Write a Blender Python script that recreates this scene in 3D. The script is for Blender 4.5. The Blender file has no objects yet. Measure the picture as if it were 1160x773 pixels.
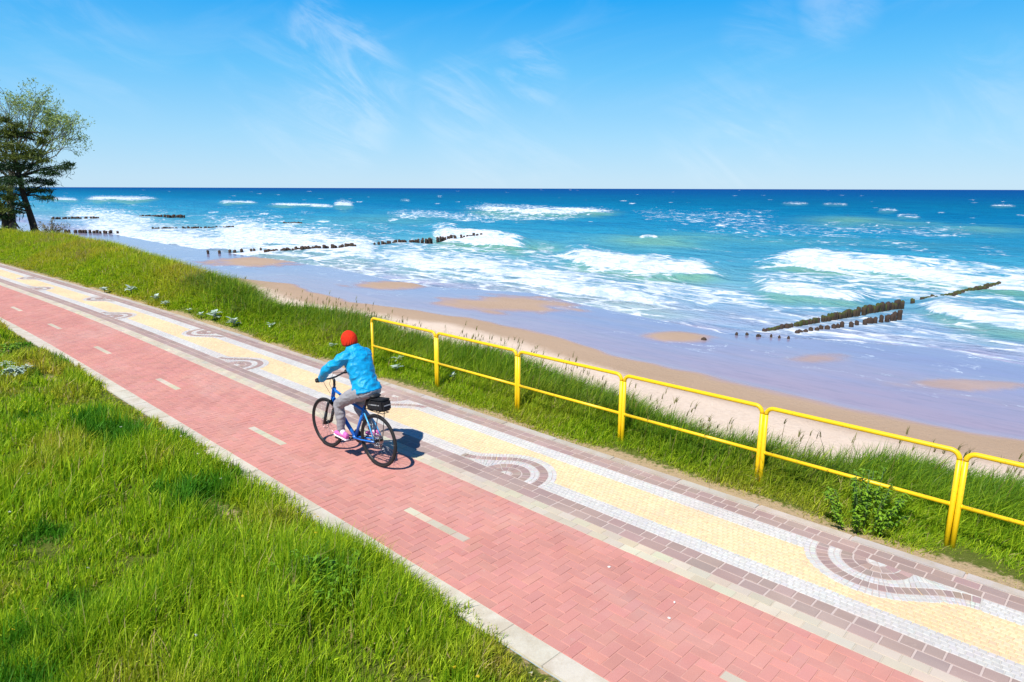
import bpy, bmesh, math, random
import numpy as np
from mathutils import Vector, Matrix
random.seed(7); rng = np.random.default_rng(11)
R = math.radians
scene = bpy.context.scene
C = scene.collection

# ------------------------------------------------------------------ camera
H = 3.5                       # camera height over the path
F, PW, PH = 770., 1160., 773.
PITCH = math.atan((386.5-213.6)/F); ROLL = math.atan(3/1060.)
cd = bpy.data.cameras.new('camera'); cam = bpy.data.objects.new('camera', cd); C.objects.link(cam)
cd.sensor_fit = 'HORIZONTAL'; cd.sensor_width = 36; cd.lens = 36*F/PW
cd.clip_end = 90000; cd.clip_start = 0.05
cam.matrix_world = Matrix.Translation((0, 0, H)) @ Matrix.Rotation(R(90)-PITCH, 4, 'X') @ Matrix.Rotation(ROLL, 4, 'Z')
scene.camera = cam

def ray(x, y):
    u = (x-PW/2)/F; v = (386.5-y)/F
    c, s = math.cos(ROLL), math.sin(ROLL)
    u, v = c*u-s*v, s*u+c*v
    cp, sp = math.cos(PITCH), math.sin(PITCH)
    return np.array([u, cp+v*sp, -sp+v*cp])
def ground_at(x, y, z=0.):
    d = ray(x, y); k = (z-H)/d[2]
    return np.array([0, 0, H])+k*d
def depth_at(x, y, Y):
    d = ray(x, y); return np.array([0, 0, H])+d*(Y/d[1])

# ------------------------------------------------------------------ path frame: s along the promenade, t towards the sea
A44 = R(44)
D2 = np.array([-math.cos(A44), math.sin(A44)]); N2 = np.array([math.sin(A44), math.cos(A44)])
O2 = np.array([-1.70183354, 8.19179023])
def bend(s):
    s = np.asarray(s, float)
    return -0.045*np.log1p(np.exp(np.clip((s-14)/2.5, -30, 30)))*2.5
def W(s, t, z=0.):
    s = np.asarray(s, float); t = np.asarray(t, float); z = np.asarray(z, float)+0*s+0*t
    s = s+0*z; t = t+0*z
    return np.stack([O2[0]+s*D2[0]+t*N2[0], O2[1]+s*D2[1]+t*N2[1], z], -1)
def WP(s, t, z=0.):                       # same, following the slight bend of the path
    return W(s, np.asarray(t)+bend(s), z)
def ST(p):
    q = np.asarray(p)[..., :2]-O2
    return q@D2, q@N2
def stpx(x, y, z=0.):
    a, b = ST(ground_at(x, y, z)); return float(a), float(b)

# ------------------------------------------------------------------ numpy value noise
def vnoise(x, y, seed=0, oct=1):
    out = 0; amp = 1; tot = 0
    for o in range(oct):
        r = np.random.default_rng(seed*13+o); T = r.random((256, 256))
        xi = np.floor(x).astype(int); yi = np.floor(y).astype(int); fx = x-xi; fy = y-yi
        fx = fx*fx*(3-2*fx); fy = fy*fy*(3-2*fy)
        a = T[xi & 255, yi & 255]; b = T[(xi+1) & 255, yi & 255]; c = T[xi & 255, (yi+1) & 255]; d = T[(xi+1) & 255, (yi+1) & 255]
        out = out+amp*((a*(1-fx)+b*fx)*(1-fy)+(c*(1-fx)+d*fx)*fy); tot += amp
        amp *= .5; x = x*2.03+7.1; y = y*2.03+3.7
    return out/tot
def sstep(a, b, x):
    q = np.clip((x-a)/(b-a), 0, 1); return q*q*(3-2*q)

# ------------------------------------------------------------------ material helpers
class NT:
    def __init__(s, name, world=False):
        if world:
            s.m = bpy.data.worlds.new(name)
        else:
            s.m = bpy.data.materials.new(name)
        s.m.use_nodes = True; s.t = s.m.node_tree; s.t.nodes.clear()
    def n(s, typ, ins=None, **kw):
        nd = s.t.nodes.new(typ)
        for k, v in kw.items(): setattr(nd, k, v)
        for k, v in (ins or {}).items(): s.put(nd.inputs[k], v)
        return nd
    def put(s, sock, v):
        if isinstance(v, bpy.types.NodeSocket): s.t.links.new(v, sock)
        else: sock.default_value = v
    def math(s, op, a, b=0., c=None, clamp=False):
        nd = s.t.nodes.new('ShaderNodeMath'); nd.operation = op; nd.use_clamp = clamp
        s.put(nd.inputs[0], a); s.put(nd.inputs[1], b)
        if c is not None: s.put(nd.inputs[2], c)
        return nd.outputs[0]
    def mix(s, f, a, b, mode='MIX'):
        nd = s.t.nodes.new('ShaderNodeMix'); nd.data_type = 'RGBA'; nd.blend_type = mode
        s.put(nd.inputs[0], f); s.put(nd.inputs[6], a); s.put(nd.inputs[7], b)
        return nd.outputs[2]
    def coord(s, scale=(1, 1, 1), rot=0., which='Object', loc=(0, 0, 0)):
        tc = s.n('ShaderNodeTexCoord')
        r = s.n('ShaderNodeVectorRotate', {'Vector': tc.outputs[which], 'Angle': rot}, rotation_type='Z_AXIS')
        mp = s.n('ShaderNodeMapping', {'Vector': r.outputs[0], 'Scale': scale, 'Location': loc})
        return mp.outputs[0]
    def noise(s, vec, scale, detail=3., rough=.55, dist=0.):
        nd = s.n('ShaderNodeTexNoise', {'Vector': vec, 'Scale': scale, 'Detail': detail, 'Roughness': rough, 'Distortion': dist})
        return nd.outputs['Fac']
    def ramp(s, f, a, b, lo=0., hi=1.):
        nd = s.n('ShaderNodeMapRange', {'Value': f, 'From Min': a, 'From Max': b, 'To Min': lo, 'To Max': hi}, interpolation_type='SMOOTHSTEP')
        return nd.outputs[0]
    def attr(s, name):
        return s.n('ShaderNodeAttribute', attribute_name=name)
    def bump(s, h, strength, dist=.01):
        return s.n('ShaderNodeBump', {'Height': h, 'Strength': strength, 'Distance': dist}).outputs[0]
    def princ(s, col, rough=.6, spec=.5, normal=None, metal=0., **kw):
        nd = s.n('ShaderNodeBsdfPrincipled', {'Base Color': col, 'Roughness': rough, 'Specular IOR Level': spec, 'Metallic': metal})
        if normal is not None: s.put(nd.inputs['Normal'], normal)
        for k, v in kw.items(): s.put(nd.inputs[k.replace('_', ' ')], v)
        return nd.outputs[0]
    def out(s, sh):
        o = s.n('ShaderNodeOutputMaterial'); s.t.links.new(sh, o.inputs[0]); return s.m

def c4(r, g, b): return (r, g, b, 1.)
def plain(name, col, rough=.5, spec=.5, metal=0., var=.12, scale=30., bump=0.):
    t = NT(name); v = t.coord()
    n = t.noise(v, scale, 4)
    dark = c4(*[x*(1-var) for x in col]); lite = c4(*[min(1, x*(1+var)) for x in col])
    nm = t.bump(n, bump, .004) if bump else None
    return t.out(t.princ(t.mix(n, dark, lite), rough, spec, nm, metal))

# ------------------------------------------------------------------ object helpers
def tag(o, label=None, cat=None, group=None, kind=None):
    if label: o['label'] = label
    if cat: o['category'] = cat
    if group: o['group'] = group
    if kind: o['kind'] = kind
    return o
def thing(name, label, cat, loc=(0, 0, 0), rotz=0., group=None):
    o = bpy.data.objects.new(name, None); C.objects.link(o); o.empty_display_size = .2
    o.location = loc; o.rotation_euler = (0, 0, rotz)
    return tag(o, label, cat, group)
def mesh_obj(name, me, mat, parent=None):
    o = bpy.data.objects.new(name, me); C.objects.link(o)
    if mat is not None:
        me.materials.clear(); me.materials.append(mat)
    if parent: o.parent = parent
    return o
def mesh_np(name, verts, faces, mat, parent=None, col=None, attrs=None, smooth=False):
    """verts (n,3); faces (m,k) all of k corners"""
    verts = np.ascontiguousarray(verts, dtype=np.float32); faces = np.ascontiguousarray(faces, dtype=np.int32)
    me = bpy.data.meshes.new(name); nf, k = faces.shape
    me.vertices.add(len(verts)); me.vertices.foreach_set('co', verts.ravel())
    me.loops.add(nf*k); me.loops.foreach_set('vertex_index', faces.ravel())
    me.polygons.add(nf); me.polygons.foreach_set('loop_start', np.arange(0, nf*k, k, dtype=np.int32))
    me.polygons.foreach_set('loop_total', np.full(nf, k, dtype=np.int32))
    me.polygons.foreach_set('use_smooth', np.full(nf, smooth, dtype=bool))
    if col is not None:
        a = me.attributes.new('Col', 'FLOAT_COLOR', 'POINT')
        a.data.foreach_set('color', np.concatenate([col, np.ones((len(col), 1))], 1).astype(np.float32).ravel())
    for n_, v in (attrs or {}).items():
        a = me.attributes.new(n_, 'FLOAT', 'POINT'); a.data.foreach_set('value', np.asarray(v, np.float32).ravel())
    me.update(calc_edges=True)
    return mesh_obj(name, me, mat, parent)
def grid_faces(nr, nc):
    i = np.arange(nr-1)[:, None]*nc+np.arange(nc-1)[None]
    return np.stack([i, i+1, i+nc+1, i+nc], -1).reshape(-1, 4)

class MB:
    """collects shapes, links them as one mesh"""
    def __init__(s): s.v = []; s.f = []; s.sm = []
    def add(s, vs, fs, smooth=True):
        o = len(s.v); s.v += [tuple(map(float, p)) for p in vs]; s.f += [tuple(i+o for i in f) for f in fs]; s.sm += [smooth]*len(fs)
    def tube(s, pts, rad, n=10, caps=True, smooth=True):
        pts = [Vector(p) for p in pts]
        if not hasattr(rad, '__len__'): rad = [rad]*len(pts)
        vs = []; prev = None
        for i, p in enumerate(pts):
            a = pts[max(i-1, 0)]; b = pts[min(i+1, len(pts)-1)]; d = (b-a).normalized()
            if prev is None:
                u = d.orthogonal().normalized()
            else:
                u = (prev-d*prev.dot(d)); u = u.normalized() if u.length > 1e-6 else d.orthogonal().normalized()
            prev = u; w = d.cross(u)
            for k in range(n):
                q = 2*math.pi*k/n; vs.append(p+(u*math.cos(q)+w*math.sin(q))*rad[i])
        fs = []
        for i in range(len(pts)-1):
            for k in range(n):
                fs.append((i*n+k, i*n+(k+1) % n, (i+1)*n+(k+1) % n, (i+1)*n+k))
        if caps:
            fs.append(tuple(range(n-1, -1, -1))); fs.append(tuple((len(pts)-1)*n+k for k in range(n)))
        s.add(vs, fs, smooth)
    def loft(s, secs, n=20, caps=True):
        """secs: (centre, axis_u, axis_v) – ellipse spanned by u and v"""
        vs = []; fs = []
        for c, u, v in secs:
            c, u, v = Vector(c), Vector(u), Vector(v)
            for k in range(n):
                q = 2*math.pi*k/n; vs.append(c+u*math.cos(q)+v*math.sin(q))
        for i in range(len(secs)-1):
            for k in range(n):
                fs.append((i*n+k, i*n+(k+1) % n, (i+1)*n+(k+1) % n, (i+1)*n+k))
        if caps:
            fs.append(tuple(range(n-1, -1, -1))); fs.append(tuple((len(secs)-1)*n+k for k in range(n)))
        s.add(vs, fs)
    def ball(s, c, r, nu=16, nv=10):
        if not hasattr(r, '__len__'): r = (r, r, r)
        secs = []
        for i in range(nv+1):
            a = -math.pi/2+math.pi*min(max(i, .15), nv-.15)/nv
            secs.append(((c[0], c[1], c[2]+r[2]*math.sin(a)), (r[0]*math.cos(a), 0, 0), (0, r[1]*math.cos(a), 0)))
        s.loft(secs, nu)
    def box(s, c, h, rot=None, bev=0.):
        bm = bmesh.new(); bmesh.ops.create_cube(bm, size=2)
        for v in bm.verts: v.co = Vector((v.co.x*h[0], v.co.y*h[1], v.co.z*h[2]))
        if bev: bmesh.ops.bevel(bm, geom=bm.edges[:], offset=bev, segments=2, affect='EDGES')
        M = Matrix.Translation(c) @ (rot if rot else Matrix())
        bm.verts.index_update()
        s.add([M @ v.co for v in bm.verts], [[v.index for v in f.verts] for f in bm.faces], False); bm.free()
    def torus(s, c, ax, R_, r, nu=48, nv=10, flat=1.):
        """ring round the y axis"""
        vs = []; fs = []
        for i in range(nu):
            a = 2*math.pi*i/nu
            for k in range(nv):
                b = 2*math.pi*k/nv; rr = R_+r*math.cos(b)
                vs.append((c[0]+rr*math.cos(a), c[1]+r*flat*math.sin(b), c[2]+rr*math.sin(a)))
        for i in range(nu):
            for k in range(nv):
                fs.append((i*nv+k, i*nv+(k+1) % nv, ((i+1) % nu)*nv+(k+1) % nv, ((i+1) % nu)*nv+k))
        s.add(vs, fs)
    def disc(s, c, r, th, n=32):
        """cylinder along y"""
        s.tube([(c[0], c[1]-th/2, c[2]), (c[0], c[1]+th/2, c[2])], r, n, smooth=False)
    def mesh(s, name):
        me = bpy.data.meshes.new(name); me.from_pydata(s.v, [], s.f)
        me.polygons.foreach_set('use_smooth', s.sm)
        bm = bmesh.new(); bm.from_mesh(me); bmesh.ops.recalc_face_normals(bm, faces=bm.faces); bm.to_mesh(me); bm.free()
        me.update(); return me
    def build(s, name, mat, parent=None, voxel=None, smooth=6):
        me = s.mesh(name); o = mesh_obj(name, me, mat, parent)
        if voxel:
            m = o.modifiers.new('r', 'REMESH'); m.mode = 'VOXEL'; m.voxel_size = voxel
            m2 = o.modifiers.new('s', 'SMOOTH'); m2.factor = .5; m2.iterations = smooth
            bpy.context.view_layer.update()
            dg = bpy.context.evaluated_depsgraph_get()
            nm = bpy.data.meshes.new_from_object(o.evaluated_get(dg)); nm.name = name
            o.modifiers.clear(); o.data = nm
            nm.polygons.foreach_set('use_smooth', [True]*len(nm.polygons))
            nm.materials.clear(); nm.materials.append(mat)
        return o

# ------------------------------------------------------------------ light and sky
SUN = Vector((-.313, -.467, .827)).normalized()
el = math.asin(SUN.z); az = math.atan2(SUN.x, SUN.y)
w = NT('World', True); scene.world = w.m
sky = w.n('ShaderNodeTexSky', sky_type='NISHITA', sun_disc=False, sun_elevation=el, sun_rotation=az, altitude=0, air_density=1.0, dust_density=.1, ozone_density=3.)
hs = w.n('ShaderNodeHueSaturation', {'Color': sky.outputs[0], 'Saturation': 1.25, 'Value': 1.0, 'Hue': .5})
tc = w.n('ShaderNodeTexCoord'); sep = w.n('ShaderNodeSeparateXYZ', {'Vector': tc.outputs['Generated']})
# thin cirrus wisps
rot = w.n('ShaderNodeVectorRotate', {'Vector': tc.outputs['Generated'], 'Angle': R(-28)}, rotation_type='Y_AXIS')
mp = w.n('ShaderNodeMapping', {'Vector': rot.outputs[0], 'Scale': (4.5, 4.5, 17.), 'Location': (1.3, .4, 2.2)}).outputs[0]
n1 = w.noise(mp, 1.0, 7, .64, 1.4)
rot2 = w.n('ShaderNodeVectorRotate', {'Vector': tc.outputs['Generated'], 'Angle': R(16)}, rotation_type='Y_AXIS')
n2 = w.noise(w.n('ShaderNodeMapping', {'Vector': rot2.outputs[0], 'Scale': (3., 3., 13.), 'Location': (.3, 1.4, .2)}).outputs[0], 1.0, 6, .6, 1.)
spots = None                                                   # where the thin cirrus wisps stand in the sky
for x, y, r_, k_ in [(365, 38, 2.3, .9), (405, 60, 2.4, .9), (395, 100, 4.2, 1.), (385, 138, 3.6, .75), (340, 105, 5, .45), (520, 117, 3.2, .75), (600, 88, 2.6, .9), (950, 8, 2.4, .6), (860, 42, 2.5, .3), (1120, 118, 4, .35), (830, 150, 5, .45), (580, 175, 6, .35), (90, 55, 5, .35)]:
    d_ = ray(x, y); d_ = d_/np.linalg.norm(d_)
    dp = w.n('ShaderNodeVectorMath', {0: tc.outputs['Generated'], 1: tuple(d_)}, operation='DOT_PRODUCT').outputs['Value']
    m_ = w.math('MULTIPLY', w.ramp(dp, math.cos(R(r_*1.35)), math.cos(R(r_*.1))), k_)
    spots = m_ if spots is None else w.math('MAXIMUM', spots, m_)
cl = w.math('MULTIPLY', w.ramp(n1, .40, .74), spots)
cl = w.math('ADD', w.math('MULTIPLY', cl, .36), w.math('MULTIPLY', w.ramp(n2, .50, .80), .06))
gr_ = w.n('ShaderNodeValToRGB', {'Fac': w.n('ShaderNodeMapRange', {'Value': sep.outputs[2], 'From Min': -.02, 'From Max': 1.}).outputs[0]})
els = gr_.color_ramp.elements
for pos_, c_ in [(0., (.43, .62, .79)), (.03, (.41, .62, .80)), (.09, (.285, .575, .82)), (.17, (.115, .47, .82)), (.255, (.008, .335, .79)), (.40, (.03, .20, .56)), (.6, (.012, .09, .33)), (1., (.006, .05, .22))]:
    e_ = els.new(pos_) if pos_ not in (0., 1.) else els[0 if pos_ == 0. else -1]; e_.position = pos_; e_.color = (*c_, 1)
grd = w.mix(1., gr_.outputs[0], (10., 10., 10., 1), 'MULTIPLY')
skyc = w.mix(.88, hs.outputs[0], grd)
skyc = w.mix(cl, skyc, (7.6, 8.2, 8.8, 1))
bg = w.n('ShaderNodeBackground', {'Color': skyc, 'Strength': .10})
o_ = w.n('ShaderNodeOutputWorld'); w.t.links.new(bg.outputs[0], o_.inputs[0])
sd = bpy.data.lights.new('sun', 'SUN'); sd.energy = 4.95; sd.angle = R(.5); sd.color = (1., .96, .89)
so = bpy.data.objects.new('sun', sd); C.objects.link(so); so.rotation_euler = SUN.to_track_quat('Z', 'Y').to_euler(); so.location = (0, 0, 40)
scene.view_settings.view_transform = 'Standard'; scene.view_settings.look = 'None'
scene.view_settings.exposure = .3; scene.view_settings.gamma = 1
# ------------------------------------------------------------------ terrain
sil = [(0,258,1.0),(70,263,1.0),(130,275,1.0),(200,296,.95),(240,308,.9),(262,317,.85),(275,326,.75),(283,337,.6),(310,340,.55),(360,345,.5),(400,352,.5),(425,363,.5),(470,377,.45),(520,384,.45),(560,393,.45),(600,408,.45),(640,420,.45),(700,447,.4),(740,468,.4),(800,488,.4),(850,495,.4),(900,508,.4),(960,512,.4),(1000,510,.4),(1060,520,.4),(1160,535,.4)]
cr = np.array([[*stpx(x, y, z), z] for x, y, z in sil]); cr = cr[np.argsort(cr[:, 0])]
GH = .34                                                      # height of the grass on the crest
def crest(s): return np.interp(s, cr[:, 0], cr[:, 1]), np.interp(s, cr[:, 0], cr[:, 2])-GH
dry = np.array([stpx(x, y, -2.9) for x, y in [(275,316),(330,323),(400,343),(480,352),(560,365),(640,385),(700,402),(800,424),(900,447),(1000,470),(1100,488),(1160,497)]]); dry = np.concatenate([dry, [[45., 11.], [52., 8.], [120., 7.5]]]); dry = dry[np.argsort(dry[:, 0])]
swa = np.array([stpx(x, y, -3.) for x, y in [(60,258),(130,266),(190,277),(300,293),(370,303),(480,325),(600,332),(660,346),(760,366),(830,380),(930,385),(1060,395),(1160,415)]]); swa = swa[np.argsort(swa[:, 0])]
def t_dry(s): return np.interp(s, dry[:, 0], dry[:, 1])
def t_swash(s): return np.interp(s, swa[:, 0], swa[:, 1])
SEA = -3.0
KERB_R = 2.37
def bank_z(s, t):
    """height of the grassy bank at raw (s, t)"""
    tk = KERB_R+bend(s); tcr, zc = crest(s)
    q = np.clip((t-tk)/np.maximum(tcr-tk, .3), 0, 1)
    zin = -.03+(zc+.03)*q*q*(3-2*q)
    d = np.clip((t-tcr)/2.9, 0, 1)
    zout = zc+(-2.75-zc)*(d**1.2)
    return np.where(t < tcr, zin, zout)

def soil_mat():
    t = NT('soil'); v = t.coord()
    n1 = t.noise(v, 1.3, 5, .6); n2 = t.noise(v, 14, 5, .65); n3 = t.noise(v, 90, 3, .7)
    g = t.mix(n2, c4(.06, .085, .012), c4(.17, .20, .035))
    sand = t.mix(n3, c4(.36, .25, .13), c4(.55, .42, .26))
    f = t.math('ADD', t.attr('sand').outputs['Fac'], t.math('MULTIPLY', t.math('SUBTRACT', n2, .5), .9))
    return t.out(t.princ(t.mix(t.ramp(f, .42, .62), g, sand), .95, .1, t.bump(t.math('ADD', n2, t.math('MULTIPLY', n3, .4)), .8, .05)))
M_soil = soil_mat()
# bank along the sea side
ss = np.concatenate([np.arange(-16, 50, .25), np.arange(50, 130, 1.5)]); uu = np.linspace(0, 1, 30)
S = ss[:, None]+0*uu; tk = KERB_R+bend(ss); tcr, _ = crest(ss)
T = np.where(uu < .5, tk[:, None]+(tcr-tk)[:, None]*(uu*2), tcr[:, None]+(uu-.5)*2*3.6)
Z = bank_z(S, T)+np.where(uu > .02, (vnoise(S*1.5, T*1.5, 3, 2)-.5)*.07, 0)
sandA = sstep(.55, .05, T-tk[:, None])*.70+.9*sstep(.35, .9, T-tcr[:, None])
o = mesh_np('dune_bank', W(S, T, Z).reshape(-1, 3), grid_faces(len(ss), len(uu)), M_soil, attrs={'sand': sandA.ravel()}, smooth=True)
tag(o, kind='structure')
# meadow side: one wide sheet
KERB_L = -1.35
tt = np.concatenate([np.linspace(0, 12, 61), np.geomspace(13, 900, 26)])
ss2 = np.concatenate([-np.geomspace(900, 17, 12), np.arange(-16, 50, .5), np.geomspace(51, 900, 14)])
S = ss2[:, None]+0*tt; T = KERB_L+bend(ss2)[:, None]-tt
bare = [stpx(x, y) for x, y in [(32, 418), (60, 432), (150, 478), (175, 492), (262, 590), (245, 584), (8, 400), (40, 405)]]
def bareness(s, t):
    r = np.zeros_like(s)
    for i, (a, b) in enumerate(bare):
        r = np.maximum(r, np.exp(-(((s-a)/(.40+.3*(i < 2)))**2+((t-b)/.20)**2)))
    return r
def mead_z(s, t):
    d = np.maximum(KERB_L+bend(s)-t, 0)
    return -.03+.10*sstep(.0, .8, d)+(vnoise(s*.7, t*.7, 5, 3)-.5)*.16*sstep(.1, 1.2, d)
sandA = np.maximum(bareness(S, T)*.75, .55*sstep(.12, 0, np.broadcast_to(tt, S.shape)))
o = mesh_np('meadow_ground', W(S, T, mead_z(S, T)).reshape(-1, 3), grid_faces(len(ss2), len(tt))[:, ::-1], M_soil, attrs={'sand': sandA.ravel()}, smooth=True)
tag(o, kind='structure')

# beach
def isl_list():
    out = []
    for x, y, rx, ry in [(445,323,42,5),(585,344,72,10),(772,384,44,7),(927,408,34,6),(290,297,48,6),(1120,438,80,6)]:
        a = ground_at(x-rx, y, -2.97); b = ground_at(x+rx, y, -2.97); c = ground_at(x, y-ry, -2.97); d = ground_at(x, y+ry, -2.97)
        out.append((np.array(ST((a+b)/2)), (b-a)[:2]/2, (c-d)[:2]/2, (a+b)[:2]/2))
    return out
isl = isl_list()
ss3 = np.concatenate([np.arange(-30, -10, 1.), np.arange(-10, 70, .3), np.arange(70, 260, 1.5)]); tb = np.concatenate([np.arange(3.2, 32, .25), np.arange(32.5, 46, 1.)])
S = ss3[:, None]+0*tb; T = tb+0*S
td = t_dry(S); tw = t_swash(S)
Zb = np.where(T < td, -2.2-.65*np.clip((T-6)/(td-6), 0, 1)**1.3, -2.85-.15*np.clip((T-td)/(tw-td), 0, 1))
Zb = np.where(T > tw, SEA-(T-tw)*.07, Zb)
Zb = Zb+(vnoise(S*.5, T*.9, 8, 3)-.5)*.08*sstep(0, -4, T-td)+(vnoise(S*.18, T*.5, 9, 3)-.5)*.03
wn_ = T-td+(vnoise(S*.25, T*.4, 21, 3)-.5)*1.8
wet = .34*sstep(-4.0, -1.6, wn_)+.66*sstep(-.9, .5, wn_)
P = W(S, T, 0)[..., :2]; ie = np.zeros_like(S)
for (c_, a, b, cc) in isl:
    M = np.linalg.inv(np.stack([a, b], 1)); q = (P-cc)@M.T
    r = np.sqrt((q**2).sum(-1))+(vnoise(S*.45, T*.8, 17, 4)-.5)*1.5
    ie = np.maximum(ie, sstep(1.35, .5, r)*(.62 if abs(a[0]) < 1.6 or cc[0] > 14 else .95))
Zb = Zb+ie*.03
def beach_mat():
    t = NT('beach_sand'); v = t.coord(rot=A44); vs_ = t.coord(scale=(.35, 1, 1), rot=A44)
    wet = t.attr('wet').outputs['Fac']; isl = t.attr('isl').outputs['Fac']
    n1 = t.noise(vs_, .5, 5, .6); n2 = t.noise(v, 6, 5, .65); n3 = t.noise(v, 60, 3, .7)
    n4 = t.noise(t.coord(scale=(.12, 1, 1), rot=A44), .8, 4, .6)
    drys = t.mix(n2, c4(.58, .44, .325), c4(.80, .66, .53))
    damp = t.mix(n1, c4(.37, .255, .165), c4(.49, .35, .24))
    sw_ = t.math('ADD', t.attr('sea').outputs['Fac'], t.math('MULTIPLY', t.math('SUBTRACT', n4, .5), .9))
    wets = t.mix(t.ramp(sw_, .0, .9), t.mix(n1, c4(.34, .245, .285), c4(.40, .30, .345)), t.mix(n1, c4(.235, .225, .34), c4(.30, .285, .41)))  # lavender of the reflected sky painted into the wet sand colour, bluer seaward
    a = t.ramp(t.math('ADD', wet, t.math('MULTIPLY', t.math('SUBTRACT', n2, .5), .25)), .02, .30)
    b = t.ramp(t.math('ADD', wet, t.math('MULTIPLY', t.math('SUBTRACT', n1, .5), .5)), .45, .85)
    b = t.math('MULTIPLY', b, t.math('SUBTRACT', 1., isl))
    col = t.mix(b, t.mix(a, drys, damp), wets)
    rp = t.noise(t.coord(scale=(.5, 2.6, 1), rot=A44), 1.6, 5, .7); col = t.mix(t.math('MULTIPLY', b, t.ramp(rp, .42, .72, 0., .35)), col, c4(.20, .17, .21))
    ln = t.noise(t.coord(scale=(.5, 1., 1), rot=A44), .35, 6, .62, .5)
    ed = t.ramp(t.math('ABSOLUTE', t.math('SUBTRACT', ln, .52)), .011, .002)
    ed = t.math('MULTIPLY', ed, t.math('MULTIPLY', t.math('MULTIPLY', b, t.ramp(t.attr('sea').outputs['Fac'], .15, .6)), t.ramp(t.noise(v, .35, 3), .48, .62)))
    col = t.mix(t.math('MULTIPLY', ed, t.ramp(n2, .35, .6)), col, c4(.75, .77, .78))
    rough = t.ramp(b, 0, 1, .9, .16)
    bh = t.math('ADD', t.math('MULTIPLY', n2, .8), t.math('MULTIPLY', n3, .25))
    nd = t.n('ShaderNodeBump', {'Height': bh, 'Strength': t.ramp(b, 0, 1, .9, .04), 'Distance': .06}).outputs[0]
    return t.out(t.princ(col, rough, t.ramp(b, 0, 1, .1, .5), nd))
o = mesh_np('beach', W(S, T, Zb).reshape(-1, 3), grid_faces(len(ss3), len(tb)), beach_mat(), attrs={'wet': wet.ravel(), 'isl': ie.ravel(), 'sea': np.clip((T-td)/(tw-td), 0, 1).ravel()}, smooth=True)
tag(o, kind='structure')

# ------------------------------------------------------------------ sea
def band(pts): # (px x, y top, y bottom) -> bearing, near range, far range
    out = []
    for x, yt, yb in pts:
        a = ground_at(x, yt, SEA); b = ground_at(x, yb, SEA)
        out.append((math.atan2(b[0], b[1]), math.hypot(b[0], b[1]), math.hypot(a[0], a[1])))
    return np.array(out)
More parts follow.
